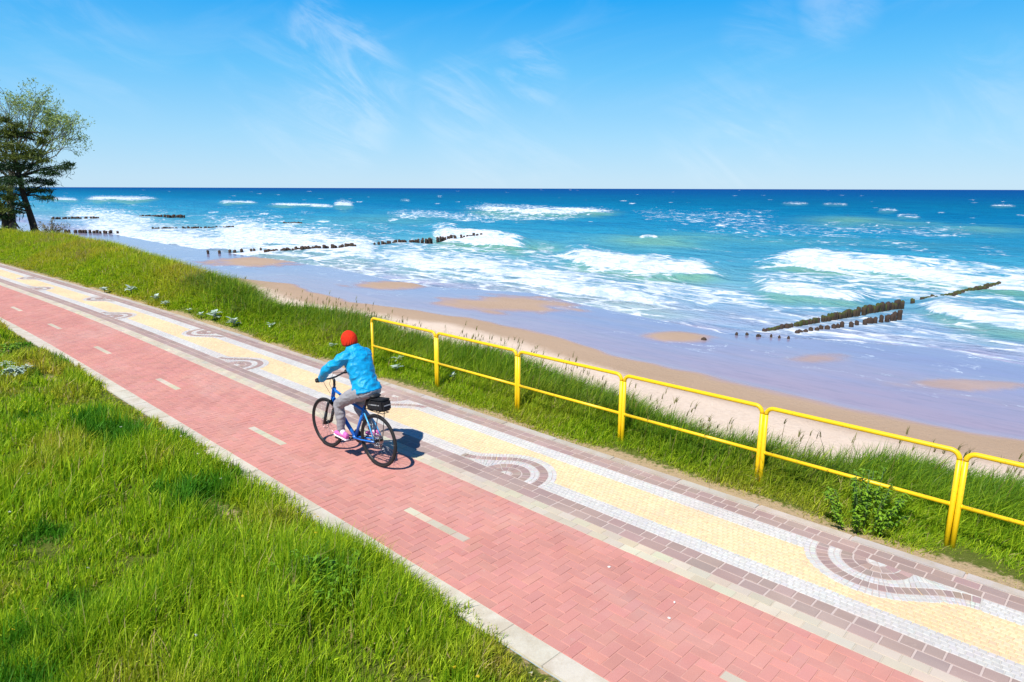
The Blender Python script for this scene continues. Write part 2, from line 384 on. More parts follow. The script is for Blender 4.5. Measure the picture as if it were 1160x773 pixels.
# (strength, wave height, points)
bands = [
 (1.0, .55, [(518,231,237),(540,232,239),(570,233,241),(600,235,243),(640,237,243),(680,237,242),(712,236,240)]),
 (.46, 0, [(500,240,247),(560,242,250),(620,243,250),(680,241,247)]),
 (1.05, .85, [(478,258,272),(492,258,273),(520,263,276),(550,267,279),(580,272,284),(606,278,288)]),
 (.55, .0, [(606,278,292),(630,280,292)]),
 (1.05, .65, [(626,280,290),(650,281,299),(680,287,306),(710,292,309),(750,297,312),(790,300,314),(830,303,315)]),
 (1.0, .35, [(380,269,289),(420,277,294),(460,282,300),(500,287,307),(540,293,314),(580,299,320),(620,306,326),(660,313,333),(700,322,341),(740,331,347),(780,341,354),(808,349,358)]),
 (1.05, .4, [(215,249,262),(235,247,266),(265,247,275),(300,251,280),(340,257,288),(380,264,291),(420,270,294),(450,276,296)]),
 (1.0, .2, [(60,242,262),(90,240,268),(130,243,273),(170,252,276),(210,256,279),(250,262,283),(290,268,287),(330,274,290)]),
 (.8, .0, [(60,232,246),(100,233,248),(130,236,252),(160,240,256),(190,246,260)]),
 (1.0, .5, [(90,224,226.5),(108,222.6,227),(128,222.5,226.2),(146,222.8,227.5),(165,223.4,226.6),(184,223.8,225.2)]),
 (.8, .3, [(55,223,226),(75,223.6,227),(92,225.4,228)]),
 (.9, .4, [(244,228.2,230),(258,227.4,230.6),(275,228.2,230.2),(294,228.8,230.4)]),
 (.9, .4, [(298,231.6,233),(318,230.8,233.8),(340,231.4,233.4),(362,232,234.4),(386,232.6,234.2)]),
 (.95, .3, [(376,229,233),(388,226,233.5),(402,230,234)]),
 (1.0, .65, [(838,295,302),(870,291,300),(900,287,300),(940,290,307),(980,294,310),(1020,298,314),(1060,303,319),(1100,308,323),(1160,312,333),(1230,318,343)]),
 (1.0, .5, [(845,320,328),(870,322,333),(900,325,337),(940,329,342),(975,334,344),(992,338,345)]),
 (1.0, .5, [(1030,340,347),(1055,343,356),(1085,348,366),(1120,354,373),(1160,360,380),(1230,370,392)]),
 (.85, .0, [(820,372,375),(860,372,376),(900,372,379),(940,375,381),(980,381,385),(1020,384,389),(1060,387,393),(1100,389,395)]),
 (.62, 0, [(700,312,330),(740,318,336),(790,326,342),(840,330,350),(900,340,362)]),
 (.45, 0, [(560,282,298),(620,290,306),(680,300,320),(740,308,330),(800,316,340)]),
 (.55, 0, [(820,302,322),(880,304,326),(960,312,336),(1040,318,345),(1160,330,362)]),
 (.45, 0, [(820,340,366),(900,345,372),(960,350,378),(1030,356,384),(1160,375,400)]),
 (.5, 0, [(400,262,276),(470,272,288),(540,280,296),(600,288,302)]),
 (.5, 0, [(280,284,296),(360,290,306),(440,300,318),(520,310,328),(600,322,336),(680,334,350),(760,348,366),(820,358,374)]),
 (.5, 0, [(430,212+26,246),(480,238,248),(560,246,252)]),
 (.38, 0, [(700,236,244),(760,238,250),(830,240,254),(900,238,250)]),
 (.36, 0, [(760,255,266),(860,252,268),(1000,256,270),(1160,258,272)]),
 (.9, .12, [(884,229.5,231.5),(900,229.3,232),(918,230,231.6)]), (.9, .12, [(930,230,232),(945,230.2,232.6),(962,231,232.8)]),
 (.95, .2, [(992,237.5,240),(1004,236.5,240),(1018,238,240)]), (.9, .2, [(1014,243,245),(1028,243.5,247.5),(1044,246,248)]),
 (.9, .15, [(1120,231.6,233.2),(1134,231.4,234.4),(1152,232.6,234)]), (.75, .2, [(722,271,273),(734,269.5,273),(748,271.5,273.5)]),
 (.8, .1, [(453,226,227.6),(465,226,228)]), (.9, .3, [(318,253,256),(345,253,256)]),
 (1., 0, [(380,287,290),(440,296,300.5),(500,306,310.5),(560,315,319.5),(620,323,328),(680,333,338),(740,343,348),(790,351,357),(810,355,359)]),
 (1., 0, [(596,286,288.5),(640,291,296),(700,303,308),(760,309,314),(835,312,315)]),
 (1., 0, [(838,299,302),(900,298,301.5),(960,306,310.5),(1040,315,319.5),(1120,324,330),(1230,337,345)]),
 (1., 0, [(90,263,266),(130,266,270),(200,274,278),(260,280,284),(320,287,291),(390,292,295)]),
 (.85, 0, [(610,318,320),(660,320,323),(720,325,328.5),(770,332,336),(812,341,344)]),
 (.8, 0, [(430,301,303),(500,312,315),(570,322,325),(640,333,336),(700,343,346)]),
 (.8, 0, [(1000,372,374.5),(1060,376,379),(1120,384,388),(1200,398,403)]),
]
for k in range(150):                                          # scattered small whitecaps out to the horizon
    x = random.uniform(-250, 1400); y = 215+random.random()**1.5*40; ww = random.uniform(1.5, 5.5)*(.5+(y-213)/30); h_ = .45+(y-213)*.022
    bands.append((random.uniform(.55, .95), .0, [(x-ww, y, y+h_*.6), (x, y-.3, y+h_), (x+ww, y+.2, y+h_*.7)]))
rr = [13.]
while rr[-1] < 700: rr.append(rr[-1]*1.006)
while rr[-1] < 60000: rr.append(rr[-1]*1.035)
rr = np.array(rr); be = np.radians(np.linspace(-56, 56, 600))
RR = rr[:, None]+0*be; BE = be+0*RR
X = RR*np.sin(BE); Y = RR*np.cos(BE)
s_, t_ = ST(np.stack([X, Y], -1))
foam = np.zeros_like(X); Zs = np.zeros_like(X); face = np.zeros_like(X)
wob = (vnoise(s_*.30, t_*.35, 31, 4)-.5)*1.3
for st_, amp, pts in bands:
    b = band(pts)
    j = (be >= b[0, 0]-.004) & (be <= b[-1, 0]+.004)
    if not j.any(): continue
    bj = be[j]; lo = np.interp(bj, b[:, 0], np.log(b[:, 1])); hi = np.interp(bj, b[:, 0], np.log(b[:, 2]))
    e = np.minimum(bj-b[0, 0], b[-1, 0]-bj)/max((b[-1, 0]-b[0, 0]), 1e-6)
    taper = sstep(-.03, .22, e)
    q = (np.log(RR[:, j])-lo)/(hi-lo)
    q = q+wob[:, j]*((.75 if amp else .9) if len(pts) > 3 else .4)
    st_ = st_*(.97 if st_ > .7 else 1.12)
    prof = sstep(-.10, .06, q)*((.30*sstep(.62, .34, q)+.70*sstep(1.7, .5, q)) if st_ > .7 else sstep(1.35, .7, q))
    foam[:, j] = np.maximum(foam[:, j], st_*prof*taper)
    if amp:
        Zs[:, j] = np.maximum(Zs[:, j], amp*taper*np.exp(-((q-.45)/np.where(q < .45, .5, .9))**2))
        face[:, j] = np.maximum(face[:, j], (amp/.6)*taper*np.exp(-((q+.25)/.42)**2))
for x, y, rx, ry, k in [(735,277,62,8,.9),(612,284,26,7,.9),(960,252,50,5,.8),(1010,300-45,60,4,.5),(790,272,60,6,.6),(1110,262,60,5,.55),(450,250,80,6,.35),(860,275,90,5,.4),(1000,277,160,5,.3)]:
    a = band([(x, y-ry, y+ry), (x+rx, y, y+1)])
    q = ((BE-a[0, 0])/(a[1, 0]-a[0, 0]))**2+((np.log(RR)-(np.log(a[0, 1])+np.log(a[0, 2]))/2)/((np.log(a[0, 2])-np.log(a[0, 1]))/2))**2
    face = np.maximum(face, k*np.exp(-q)); Zs = Zs+.35*k*np.exp(-q*1.5)
off = t_-t_swash(s_)
# long broken lines of spent foam between the breakers
for k_, (t0, wd_, st_) in enumerate([(4., .7, .5), (6.5, .9, .62), (9.5, 1.0, .55), (13., 1.2, .66), (17, 1.2, .55), (21., 1.5, .62), (26, 1.6, .5), (32, 2., .5), (40, 2.4, .42), (50, 3., .42), (64, 4, .36)]):
    m_ = sstep(.42, .62, vnoise(s_*.035+k_*7, t_*0+k_, 81+k_, 2)); ln = t0+(vnoise(s_*.06+k_*3, s_*0+k_, 101+k_, 3)-.5)*t0*.7
    foam = np.maximum(foam, st_*m_*np.exp(-((off-ln)/wd_)**2))
# thin foam edge where the swash runs out
foam = np.maximum(foam, .8*np.exp(-((off-.35+wob*1.6)/.28)**2)*(.35+.9*vnoise(s_*.12, t_*.05, 41, 2)))
foam = np.maximum(foam, .55*np.exp(-((off-2.3+wob*4)/.5)**2)*sstep(.4, .7, vnoise(s_*.1, t_*.05, 43, 2)))
foam = np.where(off < -.2, 0, foam)*(1-.24*sstep(60, 220, off))
sw = .22*np.sin(t_*.42+.035*s_+3*vnoise(s_*.04, t_*.02, 51, 2))*sstep(8, 30, off)*np.clip(1.4-RR/500, 0, 1)
sw = sw+(vnoise(s_*.22, t_*.5, 52, 3)-.5)*.5*sstep(2, 25, off)*np.clip(1.3-RR/420, 0, 1)
Zs = Zs*sstep(-1, 6, off)+sw+.02*sstep(0, 2, off)+(vnoise(s_*.9, t_*1.2, 53, 2)-.5)*.05*sstep(0, 3, off)*np.clip(1.3-RR/150, 0, 1)
Zs = Zs-.10*sstep(.6, -1.5, off)
def lerp3(x, xs, cols):
    cols = np.array(cols); return np.stack([np.interp(x, xs, cols[:, i]) for i in range(3)], -1)
depth = off+wob*6
col = lerp3(np.log(np.maximum(depth, .5)), np.log([.5, 3, 9, 16, 30, 60, 130, 300, 800, 3000]),
  [(.29, .32, .46), (.25, .34, .49), (.18, .36, .49), (.115, .335, .43), (.055, .29, .42), (.015, .225, .385), (.004, .17, .335), (.002, .125, .265), (.001, .085, .245), (.001, .062, .225)])
gr = np.array([.15, .36, .25])
fa = np.clip(face*(1-.4*np.clip(foam, 0, 1)), 0, 1)[..., None]*.85
col = col*(1-fa)+gr*fa
keep = (off > -2.5)
fc = grid_faces(len(rr), len(be)); fc = fc[keep.ravel()[fc].all(1)]
def sea_mat():
    t = NT('sea_water'); v = t.coord(rot=A44); va = t.coord(scale=(.30, 1, 1), rot=A44); vb = t.coord(scale=(.55, 1, 1), rot=A44)
    base = t.attr('Col').outputs['Color']; f = t.attr('foam').outputs['Fac']
    n1 = t.noise(vb, 1.5, 8, .72, 1.0); n2 = t.noise(va, .12, 5, .6)
    vo = t.n('ShaderNodeTexVoronoi', {'Vector': t.mix(.28, vb, t.n('ShaderNodeTexNoise', {'Vector': vb, 'Scale': .9, 'Detail': 3.}).outputs['Color'], 'LINEAR_LIGHT'), 'Scale': .55}, feature='DISTANCE_TO_EDGE')
    lace = t.ramp(vo.outputs['Distance'], .16, .0)
    g = t.math('ADD', f, t.math('MULTIPLY', t.math('SUBTRACT', n1, .5), t.ramp(f, .62, .95, 1.8, 1.0)))
    nf = t.noise(t.coord(scale=(.35, 1, 1), rot=A44), .22, 6, .75, .8)
    g = t.math('ADD', g, t.math('MULTIPLY', t.attr('far').outputs['Fac'], t.math('MULTIPLY', t.math('SUBTRACT', nf, .52), 2.6)))
    g = t.math('ADD', g, t.math('MULTIPLY', t.math('SUBTRACT', lace, .35), .30))
    m = t.ramp(g, .40, .90)
    m = t.math('MULTIPLY', m, t.ramp(f, .05, .22))
    n5 = t.noise(va, 1.1, 6, .7, .6)
    wc = t.mix(t.ramp(t.math('ADD', t.math('MULTIPLY', n2, .45), t.math('MULTIPLY', n5, .55)), .36, .64), t.mix(1., base, c4(.62, .80, .90), 'MULTIPLY'), t.mix(1., base, c4(1.35, 1.16, 1.06), 'MULTIPLY'))  # wave shading painted into the water colour as darker and lighter streaks
    b1 = t.noise(va, .55, 6, .62, .4); b2 = t.noise(vb, 3.5, 4, .6)
    bh = t.math('ADD', b1, t.math('MULTIPLY', b2, .18))
    nm = t.bump(bh, 1., 1.0)
    gl = t.n('ShaderNodeBsdfGlossy', {'Color': (1, 1, 1, 1), 'Roughness': .28, 'Normal': nm}).outputs[0]
    df = t.n('ShaderNodeBsdfDiffuse', {'Color': wc, 'Normal': nm}).outputs[0]
    lw = t.n('ShaderNodeFresnel', {'IOR': 1.33, 'Normal': nm}).outputs[0]
    wgt = t.math('MULTIPLY', t.math('MINIMUM', lw, .35), t.ramp(t.attr('far').outputs['Fac'], 0, 1, .38, .10))
    wsh = t.n('ShaderNodeMixShader', {0: wgt, 1: df, 2: gl}).outputs[0]
    fb = t.bump(n1, .7, .25)
    fsh = t.princ(t.mix(t.ramp(n1, .34, .62), c4(.36, .49, .60), c4(.76, .78, .80)), .9, .05, fb)  # blue-grey shading of the foam put into its colour
    mx = t.n('ShaderNodeMixShader', {0: m, 1: wsh, 2: fsh})
    return t.out(mx.outputs[0])
o = mesh_np('sea', np.stack([X, Y, SEA+Zs], -1).reshape(-1, 3), fc, sea_mat(), col=col.reshape(-1, 3), attrs={'foam': foam.ravel(), 'far': sstep(50, 190, off).ravel()}, smooth=True)
tag(o, kind='structure')
# ------------------------------------------------------------------ promenade paving (stone by stone)
class Stones:
    def __init__(s): s.q = []; s.c = []; s.z = []
    def quad(s, pts, col, z=0.):       # pts: four (s,t)
        s.q.append(pts); s.c.append(col); s.z.append(z)
    def rect(s, s0, s1, t0, t1, col, gap=.0022, z=0.):
        s.quad([(s0+gap, t0+gap), (s1-gap, t0+gap), (s1-gap, t1-gap), (s0+gap, t1-gap)], col, z)
    def build(s, name, mat, bev=.004, dep=.007):
        q = np.array([[(float(a), float(b)) for a, b in r] for r in s.q])
        ar = ((q[:, 2, 0]-q[:, 0, 0])*(q[:, 3, 1]-q[:, 1, 1])-(q[:, 3, 0]-q[:, 1, 0])*(q[:, 2, 1]-q[:, 0, 1])); q[ar < 0] = q[ar < 0][:, ::-1]
        c = np.array(s.c); z = np.array(s.z); n = len(q)
        ctr = q.mean(1, keepdims=True); d = q-ctr; L = np.linalg.norm(d, axis=2, keepdims=True)
        top = ctr+d*np.maximum(1-bev*1.5/L, .3)
        tilt = rng.normal(0, .0012, (n, 4))
        vb = WP(q[..., 0], q[..., 1], np.zeros((n, 4))-dep+z[:, None]); vt = WP(top[..., 0], top[..., 1], tilt+z[:, None])
        v = np.concatenate([vb, vt], 1).reshape(-1, 3)
        b = np.arange(n)[:, None]*8
        fs = [np.concatenate([b+4, b+5, b+6, b+7], 1)]
        for i in range(4): fs.append(np.concatenate([b+i, b+(i+1) % 4, b+4+(i+1) % 4, b+4+i], 1))
        f = np.concatenate(fs)
        # make the tops face up
        a, bb, cc = vt[:, 0], vt[:, 1], vt[:, 2]
        if np.cross(bb-a, cc-a)[:, 2].mean() < 0: f = f[:, ::-1]
        o = mesh_np(name, v, f, mat, col=np.repeat(c, 8, 0))
        return tag(o, kind='structure')
def stone_mat(name, rough=.85, dirt=0.):
    t = NT(name); v = t.coord()
    n1 = t.noise(v, .7, 5, .65); n2 = t.noise(v, 9, 5, .7); n3 = t.noise(v, 120, 3, .7)
    b = t.attr('Col').outputs['Color']
    c = t.mix(1., b, t.mix(n3, c4(.80, .80, .80), c4(1.2, 1.2, 1.2)), 'MULTIPLY')
    c = t.mix(1., c, t.mix(t.ramp(n1, .3, .7), c4(.92, .91, .92), c4(1.06, 1.06, 1.05)), 'MULTIPLY')
    c = t.mix(t.math('MULTIPLY', t.ramp(n2, .58, .78), .32), c, c4(.55, .45, .36))
    n4 = t.noise(t.coord(scale=(.5, 1.4, 1), rot=A44), .9, 5, .6); c = t.mix(t.math('MULTIPLY', t.ramp(n4, .45, .75), .25), c, c4(.58, .46, .39))       # sand blown into the surface
    if dirt:
        n6 = t.noise(v, 3.2, 6, .7); c = t.mix(t.math('MULTIPLY', t.ramp(n6, .40, .66), dirt), c, t.mix(n2, c4(.27, .22, .14), c4(.52, .43, .31)))
    return t.out(t.princ(c, rough, .25, t.bump(t.math('ADD', n3, t.math('MULTIPLY', n2, .6)), .35, .004)))
M_stone = stone_mat('paving_stone')
def vary(c, a=.07, b=.03):
    k = 1+rng.normal(0, a); return tuple(max(.01, x*k*(1+rng.normal(0, b))) for x in c)
SMIN, SMAX = -14., 62.
RED = (.53, .238, .197); BEIGE = (.52, .46, .35); BROWN = (.35, .252, .222); WHITE = (.54, .525, .495); YELL = (.73, .54, .325); CONC = (.56, .52, .43)
# red herringbone
red = Stones(); cw = .1; T0 = -1.13; NT_ = 16
dash_c = [round((-5.6+3.83*k-.5)/.2)*.2+.5 for k in range(-3, 18)]
def dash(sc, tcn):
    if not (6 <= int(round((tcn-T0)/cw-.5)) <= 6): return False
    return any(abs(sc-d) < .5 for d in dash_c)
i0, i1 = int(SMIN/cw), int(SMAX/cw)
for i in range(i0, i1):
    for j in range(NT_):
        m = (i-j) % 4; sc = (i+.5)*cw; tcn = T0+(j+.5)*cw
        if dash(sc, tcn):
            if i % 2 == 0: red.rect(i*cw, (i+2)*cw, T0+j*cw, T0+(j+1)*cw, vary(BEIGE, .05))
            continue
        c = vary(RED, .032, .016)
        if m == 0:
            if dash(sc+cw, tcn): red.rect(i*cw, (i+1)*cw, T0+j*cw, T0+(j+1)*cw, c)
            else: red.rect(i*cw, (i+2)*cw, T0+j*cw, T0+(j+1)*cw, c)
        elif m == 1 and dash(sc-cw, tcn): red.rect(i*cw, (i+1)*cw, T0+j*cw, T0+(j+1)*cw, c)
        elif m == 3:
            if j+1 < NT_ and not dash(sc, tcn+cw): red.rect(i*cw, (i+1)*cw, T0+j*cw, T0+(j+2)*cw, c)
            else: red.rect(i*cw, (i+1)*cw, T0+j*cw, T0+(j+1)*cw, c)
        elif m == 2 and (j == 0 or dash(sc, tcn-cw)): red.rect(i*cw, (i+1)*cw, T0+j*cw, T0+(j+1)*cw, c)
red.build('cycle_path', M_stone)
# kerb slabs left, beige divider, kerb right
k = Stones()
s = SMIN
while s < SMAX:
    k.rect(s, s+.5, -1.36, -1.13, vary(CONC, .025, .01), .0025, .004); s += .5
k.build('kerb_strip', stone_mat('kerb_concrete', .9, .55), .006, .02)
k = Stones(); s = SMIN
while s < SMAX:
    k.rect(s, s+.2, .47, .58, vary(BEIGE, .05), .0025); k.rect(s+.1, s+.3, .58, .69, vary(BEIGE, .05), .0025); s += .2
k.build('divider_strip', M_stone)
k = Stones(); s = SMIN
while s < SMAX:
    k.rect(s, s+1., 2.25, 2.37, vary((.46, .42, .37), .05), .004, .008); s += 1.
k.build('kerb_edge', stone_mat('kerb_edge_concrete', .9, .6), .006, .03)
# footway: brown rows, white rows, yellow setts and the fan motifs
fw = Stones()
def row(t0, t1, start, lens):
    s = SMIN+start
    while s < SMAX:
        l = random.choice(lens); fw.rect(s, s+l, t0, t1, vary(BROWN, .045, .02), .005, rng.normal(0, .001)); s += l
row(.69, .83, 0, [.21, .24, .24, .27]); row(.83, .97, .07, [.14, .17, .17, .24]); row(2.0, 2.125, .03, [.14, .17, .21, .24]); row(2.125, 2.25, .1, [.14, .17, .21])
motifs = [(-1.32+7.66*k_, .97, 1) for k_ in range(-1, 8)]+[(-5.33+7.66*k_, 2.0, -1) for k_ in range(-1, 9)]
# one fan in its own frame: u along the path (flared end at u > 0), v away from the brown rows
def bez(a, b, c, d, n):
    k_ = np.linspace(0, 1, n)[1:, None]; a, b, c, d = map(np.array, (a, b, c, d))
    return a*(1-k_)**3+3*b*k_*(1-k_)**2+3*c*k_*k_*(1-k_)+d*k_**3
RC = .485; AE = R(52)
an = np.linspace(math.pi, AE, 30); arc = np.stack([RC*np.cos(an), RC*np.sin(an)], 1)
tg = np.array([math.sin(AE), -math.cos(AE)]); p0 = arc[-1]
tail = bez(p0, p0+tg*.20, (.64, .062), (.86, .058), 16)
CL = np.concatenate([arc, tail]); dl = np.gradient(CL, axis=0); dl /= np.linalg.norm(dl, axis=1, keepdims=True)
NO = np.stack([-dl[:, 1], dl[:, 0]], 1)                         # outward normal
ring_o, ring_i, edge_o = CL+NO*.056, CL-NO*.056, CL+NO*.165
ring_i[:, 1] = np.maximum(ring_i[:, 1], 0); L_ = np.concatenate([[0], np.cumsum(np.linalg.norm(np.diff(CL, axis=0), axis=1))])
inn = []
for i in range(len(CL)):
    if i < 30: inn.append((.322*math.cos(an[i]), .322*math.sin(an[i])))
    else:
        a_ = AE*(1-(i-29)/5)
        inn.append((.322*math.cos(a_), .322*math.sin(a_)) if a_ > 0 else (min(.322+(i-34)*.033, max(ring_i[i][0], .33)), 0.))
inn = np.array(inn)
def along(poly, l): return np.array([np.interp(l, L_, poly[:, 0]), np.interp(l, L_, poly[:, 1])])
poly_o = np.concatenate([CL+NO*.150, [[.86, 0.], [-.64, 0.]]])
def inside(pt, poly):
    x, y = pt; c = False; j_ = len(poly)-1
    for i in range(len(poly)):
        if (poly[i, 1] > y) != (poly[j_, 1] > y) and x < (poly[j_, 0]-poly[i, 0])*(y-poly[i, 1])/(poly[j_, 1]-poly[i, 1])+poly[i, 0]: c = not c
        j_ = i
    return c
def local(sv, tv):
    for sc, te, sg in motifs:
        if abs(sv-sc) < 1.2 and (tv-te)*sg < .75: return (sv-sc)*sg, (tv-te)*sg
    return None
nt = 18; dtg = 1.03/nt; g = .058
ns = int((SMAX-SMIN)/g)
for j in range(nt):
    ph = (j % 2)*g*.5+rng.uniform(0, .02)
    for i in range(ns):
        sc = SMIN+ph+(i+.5)*g; tcn = .97+(j+.5)*dtg
        q = local(sc, tcn)
        if q is not None and inside(q, poly_o): continue
        whit = j < 4 or j > nt-5
        cc = vary(WHITE, .035, .012) if whit else vary(YELL, .035, .018)
        jt = rng.normal(0, .002, 8); e_ = .0016
        fw.quad([(sc-g/2+e_+jt[0], tcn-dtg/2+e_+jt[1]), (sc+g/2-e_+jt[2], tcn-dtg/2+e_+jt[3]), (sc+g/2-e_+jt[4], tcn+dtg/2-e_+jt[5]), (sc-g/2+e_+jt[6], tcn+dtg/2-e_+jt[7])], cc, rng.normal(0, .0006))
for sc, te, sg in motifs:
    def put(pts, col, z): fw.quad([(sc+sg*u_, te+sg*v_) for u_, v_ in pts], col, z)
    # sand bed under the fan
    for i in range(len(CL)-1): put([(CL[i, 0]*.02, 0), tuple(edge_o[i]), tuple(edge_o[i+1]), (CL[i, 0]*.02+.001, 0)] if i < 33 else [tuple(inn[i]), tuple(edge_o[i]), tuple(edge_o[i+1]), tuple(inn[i+1])], (.52, .44, .40), -.0022)
    def strip(pa, pb, n, col, va, gp, z, lmax=None, gi=.0035):
        ls = np.linspace(0, lmax or L_[-1], n+1)
        for i in range(n):
            a0, a1 = ls[i]+gp, ls[i+1]-gp; A0, A1, B0, B1 = along(pa, a0), along(pa, a1), along(pb, a0), along(pb, a1)
            h0, h1 = B0-A0, B1-A1; l0, l1 = max(np.linalg.norm(h0), 1e-4), max(np.linalg.norm(h1), 1e-4)
            if max(l0, l1) < .012: continue
            e0, e1 = h0*min(gi/l0, .3), h1*min(gi/l1, .3)
            put([A0+e0, B0-e0, B1-e1, A1+e1], vary(col, va), z)
    strip(ring_i, ring_o, 25, BROWN, .08, .0045, .003)
    strip(ring_o, (ring_o+edge_o)/2, 40, WHITE, .035, .0012, .0026, None, .001); strip((ring_o+edge_o)/2, edge_o, 40, WHITE, .035, .0012, .0026, None, .001)
    strip(inn, (inn+ring_i)/2, 36, WHITE, .035, .0012, .0026, None, .001); strip((inn+ring_i)/2, ring_i, 36, WHITE, .035, .0012, .0026, None, .001)
    for r0, r1, n, cb in ((.21, .318, 11, BROWN), (.09, .205, 6, BROWN), (.004, .086, 3, WHITE)):
        for i in range(n):
            gp = .0045/r1; a0 = math.pi*i/n+gp; a1 = math.pi*(i+1)/n-gp
            put([(r*math.cos(a), r*math.sin(a)) for r, a in ((r0+.003, a0), (r1-.003, a0), (r1-.003, a1), (r0+.003, a1))], vary(cb, .08 if cb is BROWN else .03), .003)
fw.build('footway', M_stone, .005)
# bed of sand under all the stones
sb = np.arange(SMIN, SMAX+.1, .5); tb_ = np.array([-1.345, -1.13, -1.128, .47, .472, .69, .692, .97, .972, 1.18, 1.182, 1.79, 1.792, 2.0, 2.002, 2.36])
Sb = sb[:, None]+0*tb_
t = NT('joint_sand'); v = t.coord(); nn = t.noise(v, 25, 4, .7)
tv_ = t.noise(v, 1.1, 3)
M_bed = t.out(t.princ(t.mix(1., t.attr('Col').outputs['Color'], t.mix(nn, c4(.8, .8, .8), c4(1.15, 1.15, 1.15)), 'MULTIPLY'), .95, .05))
o = mesh_np('paving_bed', WP(Sb, tb_+0*Sb, np.full_like(Sb, -.0045)).reshape(-1, 3), grid_faces(len(sb), len(tb_)), M_bed, col=np.tile(np.array([(.5, .45, .38)]*2+[(.53, .285, .24)]*2+[(.5, .44, .35)]*2+[(.52, .425, .38)]*2+[(.50, .48, .44)]*2+[(.68, .51, .30)]*2+[(.50, .48, .44)]*2+[(.52, .425, .38)]*2), (len(sb), 1))); tag(o, kind='structure')

M_peb = plain('pale_pebble', (.72, .70, .66), .8)
for i, (x, y, r_, lab) in enumerate([(690, 643, .017, 'white pebble on the red paving, nearest to the dashed line'), (764, 683, .014, 'pale chip on the red paving close to the beige divider'), (758, 701, .016, 'white pebble nearest the bottom edge of the photo on red paving')]):
    m = MB(); m.ball((0, 0, .006), (r_, r_*.7, .008), 9, 6); o = m.build('pebble', M_peb); o.location = ground_at(x, y); o.rotation_euler.z = i*1.3; tag(o, lab, 'pebble')
# ------------------------------------------------------------------ grass
def grass_mat(name, tr=.35):
    t = NT(name); b = t.attr('Col').outputs['Color']
    d = t.princ(b, .55, .18)
    tl = t.n('ShaderNodeBsdfTranslucent', {'Color': t.mix(1., b, c4(1.25, 1.15, .6), 'MULTIPLY')}).outputs[0]
    return t.out(t.n('ShaderNodeMixShader', {0: tr, 1: d, 2: tl}).outputs[0])
M_grass = grass_mat('grass_blades', .42)
def blades(base, h, wd, az, lean, fac, col, lv):
    """tapered bent blades; lv inner levels"""
    n = len(base); ks = np.linspace(0, 1, lv+2)[:-1]; V = []
    dirv = np.stack([np.cos(az), np.sin(az), 0*az], 1); side = np.stack([-np.sin(fac), np.cos(fac), 0*az], 1)
    def ctr(k): return base+dirv*(h*lean*k**1.9)[:, None]+np.stack([0*h, 0*h, h*(k-.35*np.minimum(lean, 1.3)*k*k)], 1)
    for k_ in ks:
        wk = wd*.5*(1-.75*k_**1.6); c = ctr(k_); V += [c-side*wk[:, None], c+side*wk[:, None]]
    V.append(ctr(1.)); m = len(V)
    v = np.stack(V, 1).reshape(-1, 3); b = np.arange(n)[:, None]*m; f = []
    for i in range(lv):
        a = 2*i; f += [np.concatenate([b+a, b+a+1, b+a+3], 1), np.concatenate([b+a, b+a+3, b+a+2], 1)]
    f.append(np.concatenate([b+m-3, b+m-2, b+m-1], 1))
    return v, np.concatenate(f), np.repeat(col, m, 0)
def join(parts):
    vs, fs, cs = [], [], []; o = 0
    for v, f, c in parts: vs.append(v); fs.append(f+o); cs.append(c); o += len(v)
    return np.concatenate(vs), np.concatenate(fs), np.concatenate(cs)
def in_view(x, y, m=.12):
    return (np.abs(x) < .80*y+1.9) & (y > 1.5)
def grass_cols(n, x, y, dryness, rg):
    k = rg.random(n)[:, None]
    lo = np.array([.105, .26, .008]); hi = np.array([.52, .68, .027])
    c = lo+(hi-lo)*k
    yel = np.array([.54, .50, .06]); d = np.clip(dryness, 0, 1)[:, None]
    c = c*(1-d)+yel*d*(.6+.6*k)
    straw = rg.random(n) < .035+.08*dryness
    c[straw] = np.array([.56, .45, .20])*(.7+.5*rg.random((straw.sum(), 1)))
    return c*(.85+.3*rg.random((n, 1)))
def scatter(s0, s1, fn_t0, fn_t1, n, rg):
    s = rg.uniform(s0, s1, n); a = fn_t0(s); b = fn_t1(s); t = a+(b-a)*rg.random(n); return s, t
